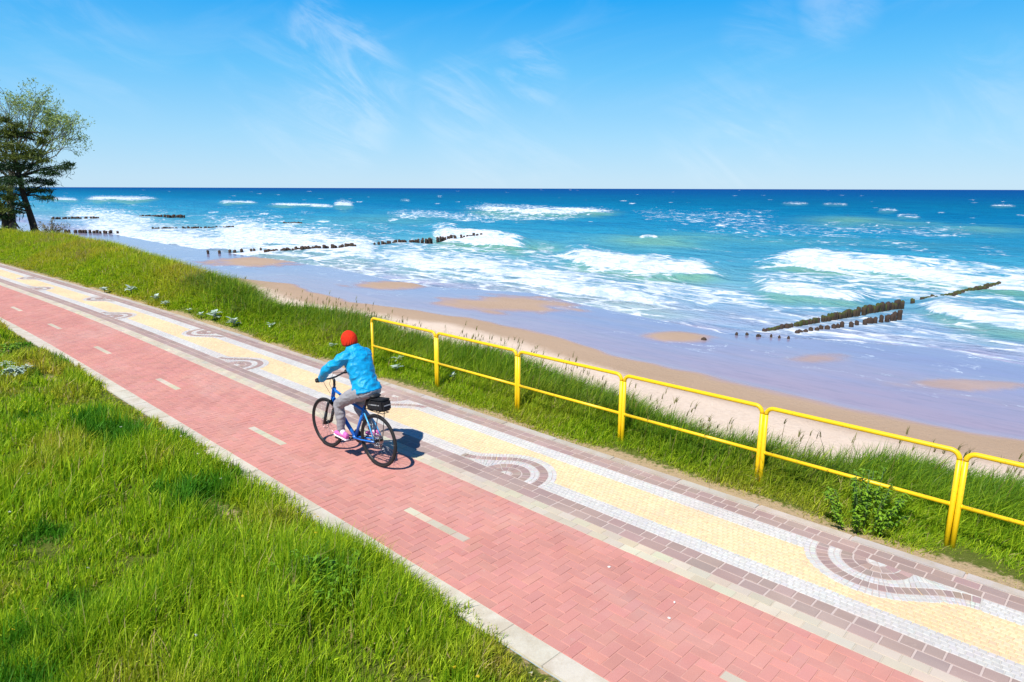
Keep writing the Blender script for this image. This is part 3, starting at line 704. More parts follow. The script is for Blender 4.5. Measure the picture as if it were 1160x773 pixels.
# ---- meadow
def meadow():
    rg = np.random.default_rng(5); parts = []
    n = 1500000
    s = rg.uniform(-9, 22, n); u = rg.random(n)*11.5; t = KERB_L+bend(s)+.20-u
    p = W(s, t); x, y = p[:, 0], p[:, 1]; d = np.hypot(x, y)
    area = 31*11.5; dens0 = n/area
    want = 2900*np.clip(5/np.maximum(d, 4), .1, 1.1)**1.25
    pr = want/dens0
    clump = vnoise(s*2.2, t*2.2, 61, 3); big = vnoise(s*.55, t*.55, 62, 2); mid = vnoise(s*1.1+9, t*1.1, 63, 2)
    edge = KERB_L+bend(s)+.03+.34*(vnoise(s*2.1, s*0, 64, 4)-.5)-t
    bn = bareness(s, t)
    pr = pr*sstep(-.02, .10, edge)*(1-.85*sstep(.3, .7, bn+(clump-.5)*.8))*(.62+.8*sstep(.25, .6, clump))
    k = (rg.random(n) < pr) & in_view(x, y)
    s, t, x, y, d, clump, big, mid, edge, bn = [q[k] for q in (s, t, x, y, d, clump, big, mid, edge, bn)]
    n = len(s); z = mead_z(s, t)-.02
    h = (.08+.19*sstep(.3, .7, big)+.25*(clump-.4))*(.6+.7*rg.random(n))*sstep(-.35, .45, edge)*(1-.5*bn)
    wp = np.array(ST(ground_at(362, 668, .08))); wr = np.exp(-(((s-wp[0])/.5)**2+((t-wp[1])/.5)**2)); h = h*(1+.8*wr)
    h = np.clip(h, .03, .5)+.02
    wd = .0095*(.6+.8*rg.random(n))*np.clip(d/6, 1, 3.2)
    az = rg.normal(.25, 1.25, n)+R(-10); lean = np.abs(rg.normal(.30, .26, n))
    fac = rg.random(n)*6.28
    dryn = np.clip(.75*sstep(.5, .85, mid)+.6*sstep(5, 11, s)*sstep(.4, .7, vnoise(s*.9, t*.9, 69, 3))+.65*bn+.28*sstep(.4, 0, edge)-.1+rg.normal(0, .12, n), 0, 1)
    br = rg.random(n) < .16; wd = np.where(br, wd*2.4, wd); h = np.where(br, h*.6, h); lean = np.where(br, lean+.5, lean)
    col = grass_cols(n, x, y, dryn, rg)
    dark = sstep(.58, .75, vnoise(s*1.4+3, t*1.4, 66, 2))[:, None]; col = col*(1-dark)+dark*np.array([.075, .24, .014])*(.7+.8*rg.random((n, 1)))
    base = np.stack([x, y, z], 1); near = d < 9
    for m_, lv in ((near, 2), (~near, 1)):
        parts.append(blades(base[m_], h[m_], wd[m_], az[m_], lean[m_], fac[m_], col[m_], lv))
    nf_ = 110; k_ = rg.choice(np.where(d < 14)[0], nf_); fb = base[k_]+np.stack([0*h[k_], 0*h[k_], h[k_]*.95], 1)
    fc_ = np.where(rg.random((nf_, 1)) < .7, np.array([[.75, .60, .03]]), np.array([[.75, .75, .70]]))
    for a_ in range(3): parts.append(blades(fb, np.full(nf_, .016), np.full(nf_, .026), rg.random(nf_)*6.28, np.full(nf_, 1.2), rg.random(nf_)*6.28, fc_, 1))
    v, f, c = join(parts); print('meadow blades', n)
    tag(mesh_np('meadow_grass', v, f, M_grass, col=c), kind='stuff')
meadow()
def dune():
    rg = np.random.default_rng(6); parts = []
    def lay(n, s0, s1, dens):
        s = rg.uniform(s0, s1, n); tk = KERB_R+bend(s); tcr, zc = crest(s)
        wdt = tcr+1.0-tk; t = tk-.04+wdt*rg.random(n)
        p = W(s, t); x, y = p[:, 0], p[:, 1]; d = np.hypot(x, y)
        area = (s1-s0)*2.6; pr = dens*np.clip(8/np.maximum(d, 6), .05, 1.2)**1.15/(n/area)*(wdt/2.6)
        clump = vnoise(s*2., t*2., 71, 3); big = vnoise(s*.5, t*.5, 72, 2)
        e = t-tk-.06-.24*(vnoise(s*.9, s*0, 74, 3)-.35)
        pr = pr*sstep(-.08, .22, e)*(.75+.7*sstep(.25, .6, clump))
        k = (rg.random(n) < pr) & in_view(x, y)
        s, t, x, y, d, clump, big, e, tcr = [q[k] for q in (s, t, x, y, d, clump, big, e, tcr)]
        n = len(s); z = bank_z(s, t)-.02; tk = KERB_R+bend(s); q = np.clip((t-tk)/(tcr-tk), 0, 1.2)
        h = (.10+.30*sstep(.1, .75, q)+.16*(clump-.45)+.1*(big-.5)+.16*np.exp(-((s-12.3)/1.2)**2)*q)*(.6+.7*rg.random(n))*sstep(-.25, .5, e)
        wp = np.array(ST(ground_at(978, 590, .0))); wr = np.exp(-(((s-wp[0])/.42)**2+((t-wp[1]+.12)/.34)**2)); h = h*(1+1.1*wr)
        h = np.clip(h, .03, .62)+.02
        wd = .0075*(.6+.8*rg.random(n))*np.clip(d/7, 1, 4.5)
        wind = math.atan2(N2[1], N2[0])-R(70)
        az = wind+rg.normal(0, .95, n); lean = np.abs(rg.normal(.55, .33, n))*np.where(d > 14, 1.5, 1.); fac = rg.random(n)*6.28; br = rg.random(n) < .2; wd = np.where(br, wd*2.2, wd); h = np.where(br, h*.6, h)
        dryn = np.clip(.45*sstep(.45, .8, big)+.45*sstep(.4, 0, e)+(.25*sstep(15, 35, d)+.28*sstep(.45, .95, q)*sstep(6, 10, s))*(.5+vnoise(s*1.3, t*1.3, 77, 2))+rg.normal(0, .12, n)-.12, 0, 1)
        col = grass_cols(n, x, y, dryn, rg)
        pt = sstep(.55, .72, vnoise(s*.9, t*1.6, 78, 3))*sstep(5, 9, s)*sstep(.25, .6, q); sm = rg.random(n) < .5*pt; col[sm] = np.array([.42, .36, .16])*(.6+.7*rg.random((sm.sum(), 1)))
        dk = (sstep(.35, .8, q)*.75*(d < 24))[:, None]*(rg.random((n, 1)) < .8); col = col*(1-dk)+dk*np.array([.09, .21, .022])*(.7+.8*rg.random((n, 1)))
        base = np.stack([x, y, z], 1); near = d < 10
        for m_, lv in ((near, 2), (~near, 1)):
            if m_.any(): parts.append(blades(base[m_], h[m_], wd[m_], az[m_], lean[m_], fac[m_], col[m_], lv))
        print('dune blades', n)
    lay(500000, -12, 14, 3700); lay(400000, 14, 50, 3600)
    # seed heads on tall thin stalks near the crest
    n = 300; s = rg.uniform(-9, 12, n); tcr, zc = crest(s); t = tcr+rg.normal(-.1, .35, n); p = W(s, t, bank_z(s, t))
    h = rg.uniform(.45, .8, n); az = math.atan2(N2[1], N2[0])-R(60)+rg.normal(0, .7, n); lean = rg.uniform(.1, .4, n); col = np.tile([.22, .2, .06], (n, 1))*(.6+.8*rg.random((n, 1)))
    parts.append(blades(p, h, np.full(n, .011), az, lean, rg.random(n)*6.28, col, 2))
    ctr = p+np.stack([np.cos(az)*h*lean*.75, np.sin(az)*h*lean*.75, h*(.88-.3*lean)], 1)
    for q in range(5):
        parts.append(blades(ctr+rg.normal(0, .004, (n, 3)), rg.uniform(.08, .15, n), np.full(n, .008), az+rg.normal(0, .6, n), rg.uniform(.2, .8, n), rg.random(n)*6.28, col*1.1, 1))
    v, f, c = join(parts)
    tag(mesh_np('dune_grass', v, f, M_grass, col=c), kind='stuff')
dune()
# ------------------------------------------------------------------ yellow railing
def yellow_mat():
    t = NT('yellow_paint'); v = t.coord(); n = t.noise(v, 38, 5, .7); n2 = t.noise(v, 6, 4, .65); n3 = t.noise(v, 3, 2)
    c = t.mix(n2, c4(.80, .47, .004), c4(.92, .60, .008))
    rust = t.math('MULTIPLY', t.ramp(n, .57, .68), t.ramp(n2, .46, .64))
    c = t.mix(rust, c, c4(.10, .045, .012))
    return t.out(t.princ(c, t.ramp(rust, 0, 1, .38, .85), .4, t.bump(n2, .1, .003)))
M_yel = yellow_mat()
RT, RM, PL, RAD = 1.03, .445, 1.998, .0255
def panel_parts(root):
    bz = -.12; br = .085
    for x in (RAD+.0005, PL-RAD-.0005):
        m = MB(); m.tube([(x, 0, bz), (x, 0, .3), (x, 0, RT-RAD-br)], RAD, 14); m.build('post', M_yel, root)
    m = MB(); pts = []
    xa, xb = RAD+.0005, PL-RAD-.0005; zt = RT-RAD
    for i in range(7): a = math.pi/2*i/6; pts.append((xa+br-br*math.cos(a), 0, zt-br+br*math.sin(a)))
    for i in range(7): a = math.pi/2*(1-i/6); pts.append((xb-br+br*math.cos(a), 0, zt-br+br*math.sin(a)))
    m.tube(pts, RAD, 14); m.build('top_rail', M_yel, root)
    m = MB(); m.tube([(xa+.01, 0, RM), (PL/2, 0, RM), (xb-.01, 0, RM)], .021, 12); 
    for x in (xa+.026, xb-.026): m.tube([(x-.004, 0, RM), (x+.004, 0, RM)], .0255, 12)
    m.build('mid_rail', M_yel, root)
pan_labels = ['farthest yellow tube railing panel, ending in a single free post beside the cyclist',
 'second yellow railing panel from the far end, tall grass behind its lower rail',
 'third yellow railing panel from the far end, opposite the fan motif by the red path',
 'fourth yellow railing panel from the far end, mown dark grass slope behind it',
 'yellow railing panel with a leafy green weed hiding its lower rail',
 'nearest yellow railing panel, running out of the right edge of the photo']
root0 = None
for i, lab in enumerate(pan_labels):
    s0 = 4.24-2.0*i; p = W(s0, 2.83, 0)
    if i == 0:
        r = root0 = thing('railing_panel', lab, 'railing', p, math.atan2(-D2[1], -D2[0]), 'yellow railing panels along the footway'); panel_parts(r)
    else:
        r = root0.copy(); C.objects.link(r); r.location = p; r['label'] = lab
        for ch in list(root0.children):
            c_ = ch.copy(); C.objects.link(c_); c_.parent = r
    r.rotation_euler.z += random.uniform(-.004, .004)

# ------------------------------------------------------------------ groynes
def post_mat(name, a, b, alg):
    t = NT(name); v = t.coord(); n = t.noise(t.coord(scale=(1, 1, .2)), 14, 4, .65); n2 = t.noise(v, 3.5, 4)
    oi = t.n('ShaderNodeObjectInfo')
    c = t.mix(n, c4(*a), c4(*b)); geo = t.n('ShaderNodeNewGeometry'); sp = t.n('ShaderNodeSeparateXYZ', {'Vector': geo.outputs['Normal']})
    if alg:
        f = t.math('ADD', t.math('MULTIPLY', sp.outputs[2], .45), t.math('MULTIPLY', n2, .8))
        f = t.math('ADD', f, t.math('MULTIPLY', t.math('SUBTRACT', oi.outputs['Random'], .5), .3))
        c = t.mix(t.ramp(f, .48, .70), c, t.mix(n, c4(.03, .045, .010), c4(.085, .10, .022)))
    return t.out(t.princ(c, .8, .3, t.bump(n, .8, .03)))
M_post = post_mat('wet_timber', (.028, .018, .013), (.085, .055, .038), False); M_posta = post_mat('algae_timber', (.03, .022, .012), (.09, .06, .035), True)
def post_mesh(seed, mat):
    rg = random.Random(seed); m = MB(); r = .13; pts = []; rad = []
    lx, ly = rg.uniform(-.06, .06), rg.uniform(-.06, .06)
    for i in range(7):
        z = -1.2+1.2*i/6; pts.append((lx*i/6+rg.uniform(-.01, .01), ly*i/6+rg.uniform(-.01, .01), z)); rad.append(r*rg.uniform(.86, 1.1))
    pts.append((lx+.01, ly, .03)); rad.append(r*.6); m.tube(pts, rad, 9)
    me = m.mesh('groyne_post'); me.materials.append(mat); return me
PMd = [post_mesh(i, M_post) for i in range(4)]; PMg = [post_mesh(10+i, M_posta) for i in range(4)]
def posts(px0, px1, n, top, lib, label, group, jit=.05, skip=0., scale=1., zb=-3.):
    a = ground_at(*px0, zb); b = ground_at(*px1, zb)
    for i in range(n):
        if random.random() < skip: continue
        f = (i+random.uniform(-.2, .2))/max(n-1, 1); p = a+(b-a)*f
        tp = top(f) if callable(top) else top
        o = bpy.data.objects.new('groyne_post', random.choice(lib)); C.objects.link(o)
        o.location = (p[0]+random.uniform(-jit, jit), p[1]+random.uniform(-jit, jit), zb+tp*random.uniform(.75, 1.15)); o.rotation_euler.z = random.uniform(0, 6.28)
        o.scale = (scale*random.uniform(.85, 1.15),)*2+(1,)
        tag(o, label, 'wooden post', group)
L1 = 'dark and algae green timber post in the long back row of the groyne at right'
posts((866,376),(1022,349.5),62, lambda f: .10+.34*min(1, f*1.4), PMg+PMd[:1], L1, 'posts of the right groyne back row', .03, .03, .85)
posts((1034,345),(1056,341),6, .34, PMg, 'low mossy post awash between the two halves of the right groyne', 'posts awash in the right groyne gap', .05, .1)
posts((1058,342.5),(1096,333),20, .28, PMg, 'mossy green post in the far seaward run of the right groyne', 'seaward posts of the right groyne', .05, .05)
posts((1098,334),(1133,326),22, .40, PMg, 'mossy green post in the far seaward run of the right groyne', 'seaward posts of the right groyne', .04, .0)
posts((902,378),(1018,363),22, lambda f: .08+.36*f, PMd, 'dark broken post in the short front row of the right groyne', 'front row posts of the right groyne', .06, .08, .85)
posts((835,379.5),(893,384),7, .07, PMd, 'low dark stump rising from the swash at the shore end of the right groyne', 'stumps at the shore end of the right groyne', .1, .1, .5, -3.)
L2 = 'dark post in the shoreward run of the groyne left of centre'
posts((236,288),(300,285),12, .32, PMd, L2, 'shoreward posts of the groyne left of centre', .25, .15, 1.0)
posts((300,287),(402,283),42, lambda f: .36+.28*f, PMd, L2, 'shoreward posts of the groyne left of centre', .1, .06, 1.25)
L2b = 'dark post in the seaward run of the groyne left of centre, behind white surf'
posts((425,280),(545,273.5),48, lambda f: .5+.45*f, PMd, L2b, 'seaward posts of the groyne left of centre', .1, .08, 1.2)
L3 = 'small distant dark post of the second groyne along the shore'
posts((172,261),(266,259.5),44, .42, PMd, L3, 'posts of the second groyne', .12, .08, 1.3); posts((322,256),(341,256),12, .6, PMd, 'far seaward post of the second groyne, amid blue water', 'far seaward posts of the second groyne', .1, 0, 1.5)
posts((72,264),(132,265),26, .4, PMd, 'distant dark post near the tree on the wet sand', 'posts of the second groyne on the sand', .3, .15, 1.3)
L4 = 'tiny far off dark post of the third groyne in the surf'
posts((160,247),(208,246.5),30, .55, PMd, L4, 'posts of the third groyne', .2, .05, 1.9); posts((58,249),(110,248.5),26, .5, PMd, L4, 'posts of the third groyne', .2, .15, 1.7)
m = MB(); p = ground_at(797, 386.5, -2.98)
m.tube([(0, 0, -.25), (0, .01, .0), (.02, .0, .1), (.03, 0, .16)], [.13, .14, .12, .05], 9); o = m.build('stump', M_post); o.location = p
tag(o, 'lone dark stump on the wet sand left of the right groyne', 'stump')

# ------------------------------------------------------------------ leafy plants
def leaf_shape(m, base, d, L, wd, up=.3, fold=.15):
    """a pointed leaf of six faces, curving down at its tip"""
    d = Vector(d).normalized(); sd_ = d.cross(Vector((0, 0, 1)))
    if sd_.length < .05: sd_ = Vector((1, 0, 0))
    sd_.normalize(); nn = sd_.cross(d); b = Vector(base); vs = []
    for k_, wk in ((0, .12), (.3, .85), (.62, 1.), (.85, .55)):
        c = b+d*(L*k_)-Vector((0, 0, 1))*(L*up*k_*k_)
        vs += [c-sd_*wd*wk*.5+nn*fold*wd*wk, c, c+sd_*wd*wk*.5+nn*fold*wd*wk]
    vs.append(b+d*L-Vector((0, 0, 1))*L*up); fs = []
    for i in range(3):
        a = i*3; fs += [(a, a+1, a+4, a+3), (a+1, a+2, a+5, a+4)]
    fs += [(9, 10, 12), (10, 11, 12)]
    m.add(vs, fs, True)
def leaf_mat(name, a, b, tr=.25, spec=.35):
    t = NT(name); v = t.coord(); n = t.noise(v, 9, 2); g = t.n('ShaderNodeNewGeometry')
    c = t.mix(t.math('ADD', t.math('MULTIPLY', n, .4), t.math('MULTIPLY', g.outputs['Random Per Island'], .6)), c4(*a), c4(*b))
    d = t.princ(c, .5, spec); tl = t.n('ShaderNodeBsdfTranslucent', {'Color': c}).outputs[0]
    return t.out(t.n('ShaderNodeMixShader', {0: tr, 1: d, 2: tl}).outputs[0])
M_weed = leaf_mat('weed_leaf', (.085, .215, .010), (.30, .50, .028)); M_pale = leaf_mat('pale_leaf', (.30, .42, .33), (.62, .70, .62), .15, .5); M_stem = plain('plant_stem', (.07, .13, .03), .7)
M_weed2 = leaf_mat('bright_weed_leaf', (.075, .22, .010), (.26, .47, .03))
def weed(name, label, pos, rad, ht, n, L, mat, seed, squash=1.):
    rg = random.Random(seed); root = thing(name, label, 'plant', pos, rg.uniform(0, 6))
    st = MB(); lf = MB()
    for i in range(max(7, n//28)):
        a = rg.uniform(0, 6.28); r = rad*rg.random()**.7*1.05; hh = ht*(1-.5*(r/rad)**2)*rg.uniform(.5, 1.15)
        b = Vector((r*.6*math.cos(a), r*.6*math.sin(a), -.03)); tp = Vector((r*math.cos(a), r*math.sin(a), hh))
        st.tube([b, (b+tp)/2+Vector((0, 0, hh*.1)), tp], [.006, .005, .003], 5)
        for j in range(28):
            k_ = rg.uniform(.12, 1.02); q = b+(tp-b)*k_+Vector((0, 0, hh*.1*math.sin(math.pi*min(k_, 1)))); aa = rg.uniform(0, 6.28)
            leaf_shape(lf, q, (math.cos(aa), math.sin(aa), rg.uniform(-.15, .75)), L*rg.uniform(.55, 1.15), L*rg.uniform(.28, .45), rg.uniform(.15, .5))
    st.build('stem', M_stem, root); lf.build('leaves', mat, root); return root
p = ground_at(978, 590, .0); s1, t1 = ST(p); p[2] = bank_z(s1, t1)
weed('leafy_weed', 'bushy dark green leafy weed growing through the yellow railing', p, .50, .58, 1250, .06, M_weed, 3)
p = W(*[float(q) for q in ST(p)+np.array([-.12, .35])], .02)
p = ground_at(362, 668, .08)
weed('leafy_weed', 'bright green leafy bush standing out of the meadow beside the pale kerb', p, .50, .34, 1900, .06, M_weed2, 4)
p = ground_at(8, 424, .1); weed('leafy_weed', 'pale broad leaved plant at the left edge beside the bare patch', p, .34, .22, 150, .16, M_pale, 5)
p = ground_at(4, 404, .05); weed('leafy_weed', 'dark green weed at the left edge next to the kerb', p, .4, .3, 200, .13, M_weed, 6)
def rosette(px, label, seed, n=11, L=.2, z=None):
    rg = random.Random(seed); p = ground_at(*px, .1); s1, t1 = ST(p); 
    zb = float(bank_z(s1, t1)); p = ground_at(*px, zb+.1); s1, t1 = ST(p); p[2] = float(bank_z(s1, t1))+.07
    root = thing('pale_plant', label, 'plant', p, rg.uniform(0, 6), 'pale leaved plants on the grassy bank')
    lf = MB(); st = MB()
    st.tube([(0, 0, -.14), (0, 0, .02), (.01, 0, .08)], [.012, .01, .006], 6)
    for i in range(n):
        a = 6.28*i/n*1.6+rg.uniform(-.4, .4); leaf_shape(lf, (0, 0, .02+.008*i), (math.cos(a), math.sin(a), rg.uniform(.25, 1.1)), L*rg.uniform(.7, 1.2), L*rg.uniform(.4, .55), rg.uniform(.1, .45))
    st.build('stem', M_stem, root); lf.build('leaves', M_pale, root)
for i, (x, y, L, n, lab) in enumerate([
 (148,322,.33,14,'pale silvery plant farthest but one along the bank, below the crest'),(118,329,.26,10,'pale plant farthest along the bank close to the footway edge'),
 (176,336,.26,9,'pale plant leaning to the right by the path, below the fan of the far bank'),(188,345,.24,9,'pale plant nearest the footway in the far group of four'),
 (213,341,.16,6,'small pale tuft between the two groups of silvery plants'),(226,343,.17,6,'small pale tuft on the left of the large silvery plant'),
 (242,356,.34,16,'large spreading silvery plant beside the footway, left of its twin'),(264,359,.28,13,'silvery plant just right of the largest one by the footway'),
 (308,369,.2,8,'lone pale plant midway along the grassy bank'),(378,392,.2,8,'pale plant just left of the red beanie'),
 (452,408,.2,8,'upper of two pale plants below the first railing panel'),(450,418,.2,8,'lower of two pale plants below the first railing panel'),
 (512,427,.15,6,'small pale plant behind the second railing panel')]):
    rosette((x, y), lab, 50+i, n, L*.75)

# ------------------------------------------------------------------ trees at the far left
M_bark = plain('dark_bark', (.045, .035, .028), .9, .1, var=.4, scale=6, bump=.6)
M_twig = plain('grey_bark', (.11, .095, .075), .9, .1, var=.3, scale=6)
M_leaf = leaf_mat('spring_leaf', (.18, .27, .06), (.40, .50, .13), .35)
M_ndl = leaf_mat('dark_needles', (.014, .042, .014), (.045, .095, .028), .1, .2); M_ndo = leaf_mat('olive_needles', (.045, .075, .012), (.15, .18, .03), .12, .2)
def cards(m, pts, size, rg, flat=.5, asp=1.):
    for p in pts:
        n_ = Vector((rg.gauss(0, 1), rg.gauss(0, 1), rg.gauss(0, 1)+flat)).normalized(); u = n_.orthogonal().normalized(); u.rotate(Matrix.Rotation(rg.uniform(0, 6.28), 3, n_)); w_ = n_.cross(u)
        a = size*rg.uniform(.6, 1.3); b = a*rg.uniform(.4, .7)*asp; p = Vector(p)
        m.add([p-u*a, p-w_*b*.6+u*a*.1, p+u*a, p+w_*b*.6-u*a*.1], [(0, 1, 2, 3)], False)
def grow(tm, tips, p, d, L, r, depth, rg, spread, upb=.12):
    n = 4; pts = [p]; dd = d.copy()
    for i in range(n):
        dd = (dd+Vector((rg.gauss(0, .14), rg.gauss(0, .14), rg.gauss(0, .1)+upb*.3))).normalized(); pts.append(pts[-1]+dd*L/n)
    tm.tube(pts, [r*(1-.45*i/n) for i in range(n+1)], 8 if depth > 3 else 5, caps=depth == 0)
    if depth == 0:
        tips.append((pts[-1], dd)); tips.append((pts[-2], dd)); return
    if depth <= 2: tips.append((pts[-2], dd))
    for k_ in range(rg.choice([2, 3, 3]) if depth > 1 else 3):
        ax = dd.orthogonal().normalized(); ax.rotate(Matrix.Rotation(rg.uniform(0, 6.28), 3, dd))
        nd = (dd*math.cos(spread*rg.uniform(.5, 1.2))+ax*math.sin(spread*rg.uniform(.5, 1.2))+Vector((0, 0, upb))).normalized()
        grow(tm, tips, pts[-1] if k_ < 2 else pts[-2], nd, L*rg.uniform(.66, .86), r*.55, depth-1, rg, spread, upb)
YT = 46.5
def bare_tree():
    rg = random.Random(23); base = Vector(depth_at(14, 262, YT+3)); root = thing('broadleaf_tree', 'sparse broadleaf tree with thin spring leaves behind the dark conifer', 'tree', base)
    tm = MB(); tips = []
    tm.tube([(0, 0, -.4), (.1, 0, 1.2), (.25, 0, 2.6), (.5, 0, 3.8)], [.30, .24, .2, .17], 9)
    for dv in ((.9, .1, 1.), (-.4, .3, 1.1), (.3, -.6, 1.2), (-.9, -.2, .8), (.1, .5, 1.5), (1.2, -.3, .55), (1.3, .2, .95), (1.2, .1, .3)):
        grow(tm, tips, Vector((.5, 0, 3.6)), Vector(dv).normalized(), 2.12, .10, 4, rg, .55, .10)
    # keep the rounded crown outline of the photograph's tree
    cc = Vector(depth_at(34, 140, YT+3))-base; rr_ = Vector((4.3, 4.0, 3.75))
    lf = MB(); pts = []
    for p, d in tips:
        for q in range(8): 
            c = p+Vector((rg.gauss(0, .14), rg.gauss(0, .14), rg.gauss(0, .14)))
            e = Vector(((c.x-cc.x)/rr_.x, (c.y-cc.y)/rr_.y, (c.z-cc.z)/rr_.z)).length
            if e < 1.05: pts.append(c)
    cards(lf, pts, .092, rg, .3); tm.build('trunk', M_twig, root); lf.build('crown', M_leaf, root); print('leaves', len(pts), 'tips', len(tips))
bare_tree()
def px3(x, y, dy=0.): return Vector(depth_at(x, y, YT+dy))
def pads(m, tm, base, lst, rg, trunkpts, dens=1., size=.17):
    for x, y, rx, ry, dy in lst:
        c = px3(x, y, dy)-base; k_ = YT/F; RX, RZ = rx*k_, ry*k_; n = int(560*dens*(rx*ry)/300)+60; pts = []
        for i in range(n):
            a = rg.gauss(0, .40); b = rg.gauss(0, .34); e = rg.gauss(0, .40)
            pts.append(c+Vector((a*RX, e*RX*.8, b*RZ-abs(a)*RZ*.15)))
        cards(m, pts, size*1.25, rg, .9, .36)
        tp = min(trunkpts, key=lambda q: abs(q.z-(c.z-.25))); tm.tube([tp, (tp+c)/2+Vector((0, 0, .12)), c], [.075, .05, .02], 6)
def conifer():
    rg = random.Random(5); base = px3(40, 264); root = thing('conifer_tree', 'dark wind-bent conifer leaning left over the edge of the bank', 'tree', base)
    tp = [px3(x, y)-base for x, y in ((41, 268), (38, 256), (33, 240), (27, 222), (22, 200), (17, 178), (12, 155), (9, 135))]
    tm = MB(); tm.tube(tp, [.27, .22, .19, .17, .14, .11, .08, .03], 10)
    for q in ((41, 262, 52, 269), (41, 262, 30, 267)):
        tm.tube([px3(q[0], q[1])-base, (px3(q[0], q[1])+px3(q[2], q[3]))/2-base, px3(q[2], q[3])-base], [.2, .13, .06], 7)
    dk = MB(); ol = MB()
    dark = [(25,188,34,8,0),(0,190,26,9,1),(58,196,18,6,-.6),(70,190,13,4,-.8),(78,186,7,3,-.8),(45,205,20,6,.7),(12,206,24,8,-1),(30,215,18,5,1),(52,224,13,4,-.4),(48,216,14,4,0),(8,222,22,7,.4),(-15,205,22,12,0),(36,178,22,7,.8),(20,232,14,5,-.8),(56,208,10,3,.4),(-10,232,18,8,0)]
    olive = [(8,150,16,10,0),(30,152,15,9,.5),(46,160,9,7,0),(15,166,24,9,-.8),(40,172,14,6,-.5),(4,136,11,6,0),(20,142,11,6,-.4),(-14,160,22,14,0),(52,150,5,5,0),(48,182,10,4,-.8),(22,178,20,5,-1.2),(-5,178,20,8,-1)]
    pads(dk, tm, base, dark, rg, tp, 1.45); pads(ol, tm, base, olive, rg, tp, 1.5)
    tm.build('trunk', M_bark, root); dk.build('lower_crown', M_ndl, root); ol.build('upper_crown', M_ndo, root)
conifer()
def small_conifer():
    rg = random.Random(9); base = px3(5, 262, -1); root = thing('conifer_tree', 'low forked conifer with yellow green tips at the left edge', 'tree', base)
    tm = MB(); tp = [px3(x, y, -1)-base for x, y in ((6, 266), (6, 250), (2, 236), (-4, 222))]; tm.tube(tp, [.24, .2, .16, .08], 8)
    tm.tube([px3(6, 255, -1)-base, px3(15, 249, -1)-base, px3(22, 259, -1)-base], [.1, .09, .05], 6); tm.tube([px3(6, 250, -1)-base, px3(14, 243, -1)-base, px3(20, 236, -1)-base], [.12, .09, .04], 6)
    dk = MB(); ol = MB()
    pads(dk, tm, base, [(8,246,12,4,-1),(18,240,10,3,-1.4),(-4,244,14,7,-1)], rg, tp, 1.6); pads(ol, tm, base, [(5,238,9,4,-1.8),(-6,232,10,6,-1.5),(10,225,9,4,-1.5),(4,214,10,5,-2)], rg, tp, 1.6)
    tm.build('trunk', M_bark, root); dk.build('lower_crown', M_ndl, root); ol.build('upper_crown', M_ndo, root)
small_conifer()
def shrub(px, label, rad, ht, seed, mat, tw):
    rg = random.Random(seed); base = px3(px[0], px[1], px[2]); root = thing('shrub', label, 'shrub', base); tm = MB(); lf = MB(); pts = []
    for i in range(26):
        a = rg.uniform(0, 6.28); r = rad*rg.random(); tp = Vector((r*math.cos(a), r*math.sin(a), ht*rg.uniform(.5, 1)))
        tm.tube([(0, 0, -.3), tp*.5+Vector((0, 0, .1)), tp], [.025, .018, .008], 5)
        for j in range(22): k_ = rg.uniform(.3, 1.1); pts.append(tp*k_+Vector((rg.gauss(0, .1), rg.gauss(0, .1), rg.gauss(0, .1))))
    cards(lf, pts, .07, rg, .3); tm.build('twigs', tw, root); lf.build('leaves', mat, root)
M_dryl = leaf_mat('dry_leaf', (.12, .10, .03), (.27, .22, .08))
shrub((60, 270, -1.5), 'dry brownish shrub right of the leaning conifer trunk', 1.0, 1.2, 3, M_dryl, M_twig)
shrub((8, 272, -3), 'green shrub under the conifers at the left edge', 1.5, .9, 4, leaf_mat('shrub_leaf', (.06, .12, .012), (.16, .24, .03)), M_twig)
# ------------------------------------------------------------------ bicycle (local x forward from the rear contact, y left, z up)
HEAD = R(140.3); BP = (O2[0], O2[1], .002)
bike = thing('bicycle', 'blue and black trekking bicycle ridden away along the red cycle path', 'bicycle', BP, HEAD)
M_blue = plain('blue_frame_paint', (.012, .17, .62), .25, .6, var=.06); M_lblue = plain('light_blue_paint', (.08, .42, .80), .25, .6, var=.05); M_blk = plain('black_metal', (.012, .012, .014), .35, .5); M_rub = plain('tyre_rubber', (.02, .02, .021), .8, .3, var=.3)
M_tan = plain('tyre_tread', (.055, .053, .05), .9, .2, var=.3); M_steel = plain('steel', (.45, .45, .46), .3, .5, 1.); M_blkpl = plain('black_plastic', (.014, .014, .016), .55, .4); M_fab = plain('black_bag_fabric', (.014, .014, .017), .8, .3, var=.3, bump=.3); M_grey = plain('grey_reflective', (.35, .36, .38), .4)
RH, FH, BB, WR = (0, 0, .35), (1.085, 0, .35), (.475, 0, .285), .35
STx, STz = .245, .76
ht_top, ht_bot = Vector((.885, 0, .885)), Vector((.935, 0, .715))
m = MB()
m.tube([BB, (STx, 0, STz)], .020, 12); m.tube([ht_bot+Vector((-.006, 0, .03)), (.70, 0, .49), BB], [.028, .027, .025], 12)
m.tube([ht_top+Vector((0, 0, -.03)), (.58, 0, .76), (STx+.02, 0, STz-.07)], .0185, 12); m.tube([ht_bot, ht_top], .027, 14)
m.tube([(BB[0], -.036, BB[2]), (BB[0], .036, BB[2])], .025, 14)
for y in (-1, 1): m.tube([(BB[0]-.03, .03*y, BB[2]), (.3, .045*y, .30), (0, .066*y, .35)], [.013, .011, .010], 8)
m.build('frame', M_blue, bike)
for y in (-1, 1):
    q = MB(); q.tube([(STx+.015, .018*y, STz-.06), (.12, .05*y, .56), (0, .066*y, .35)], [.009, .009, .009], 8); q.build('seat_stay', M_lblue, bike)
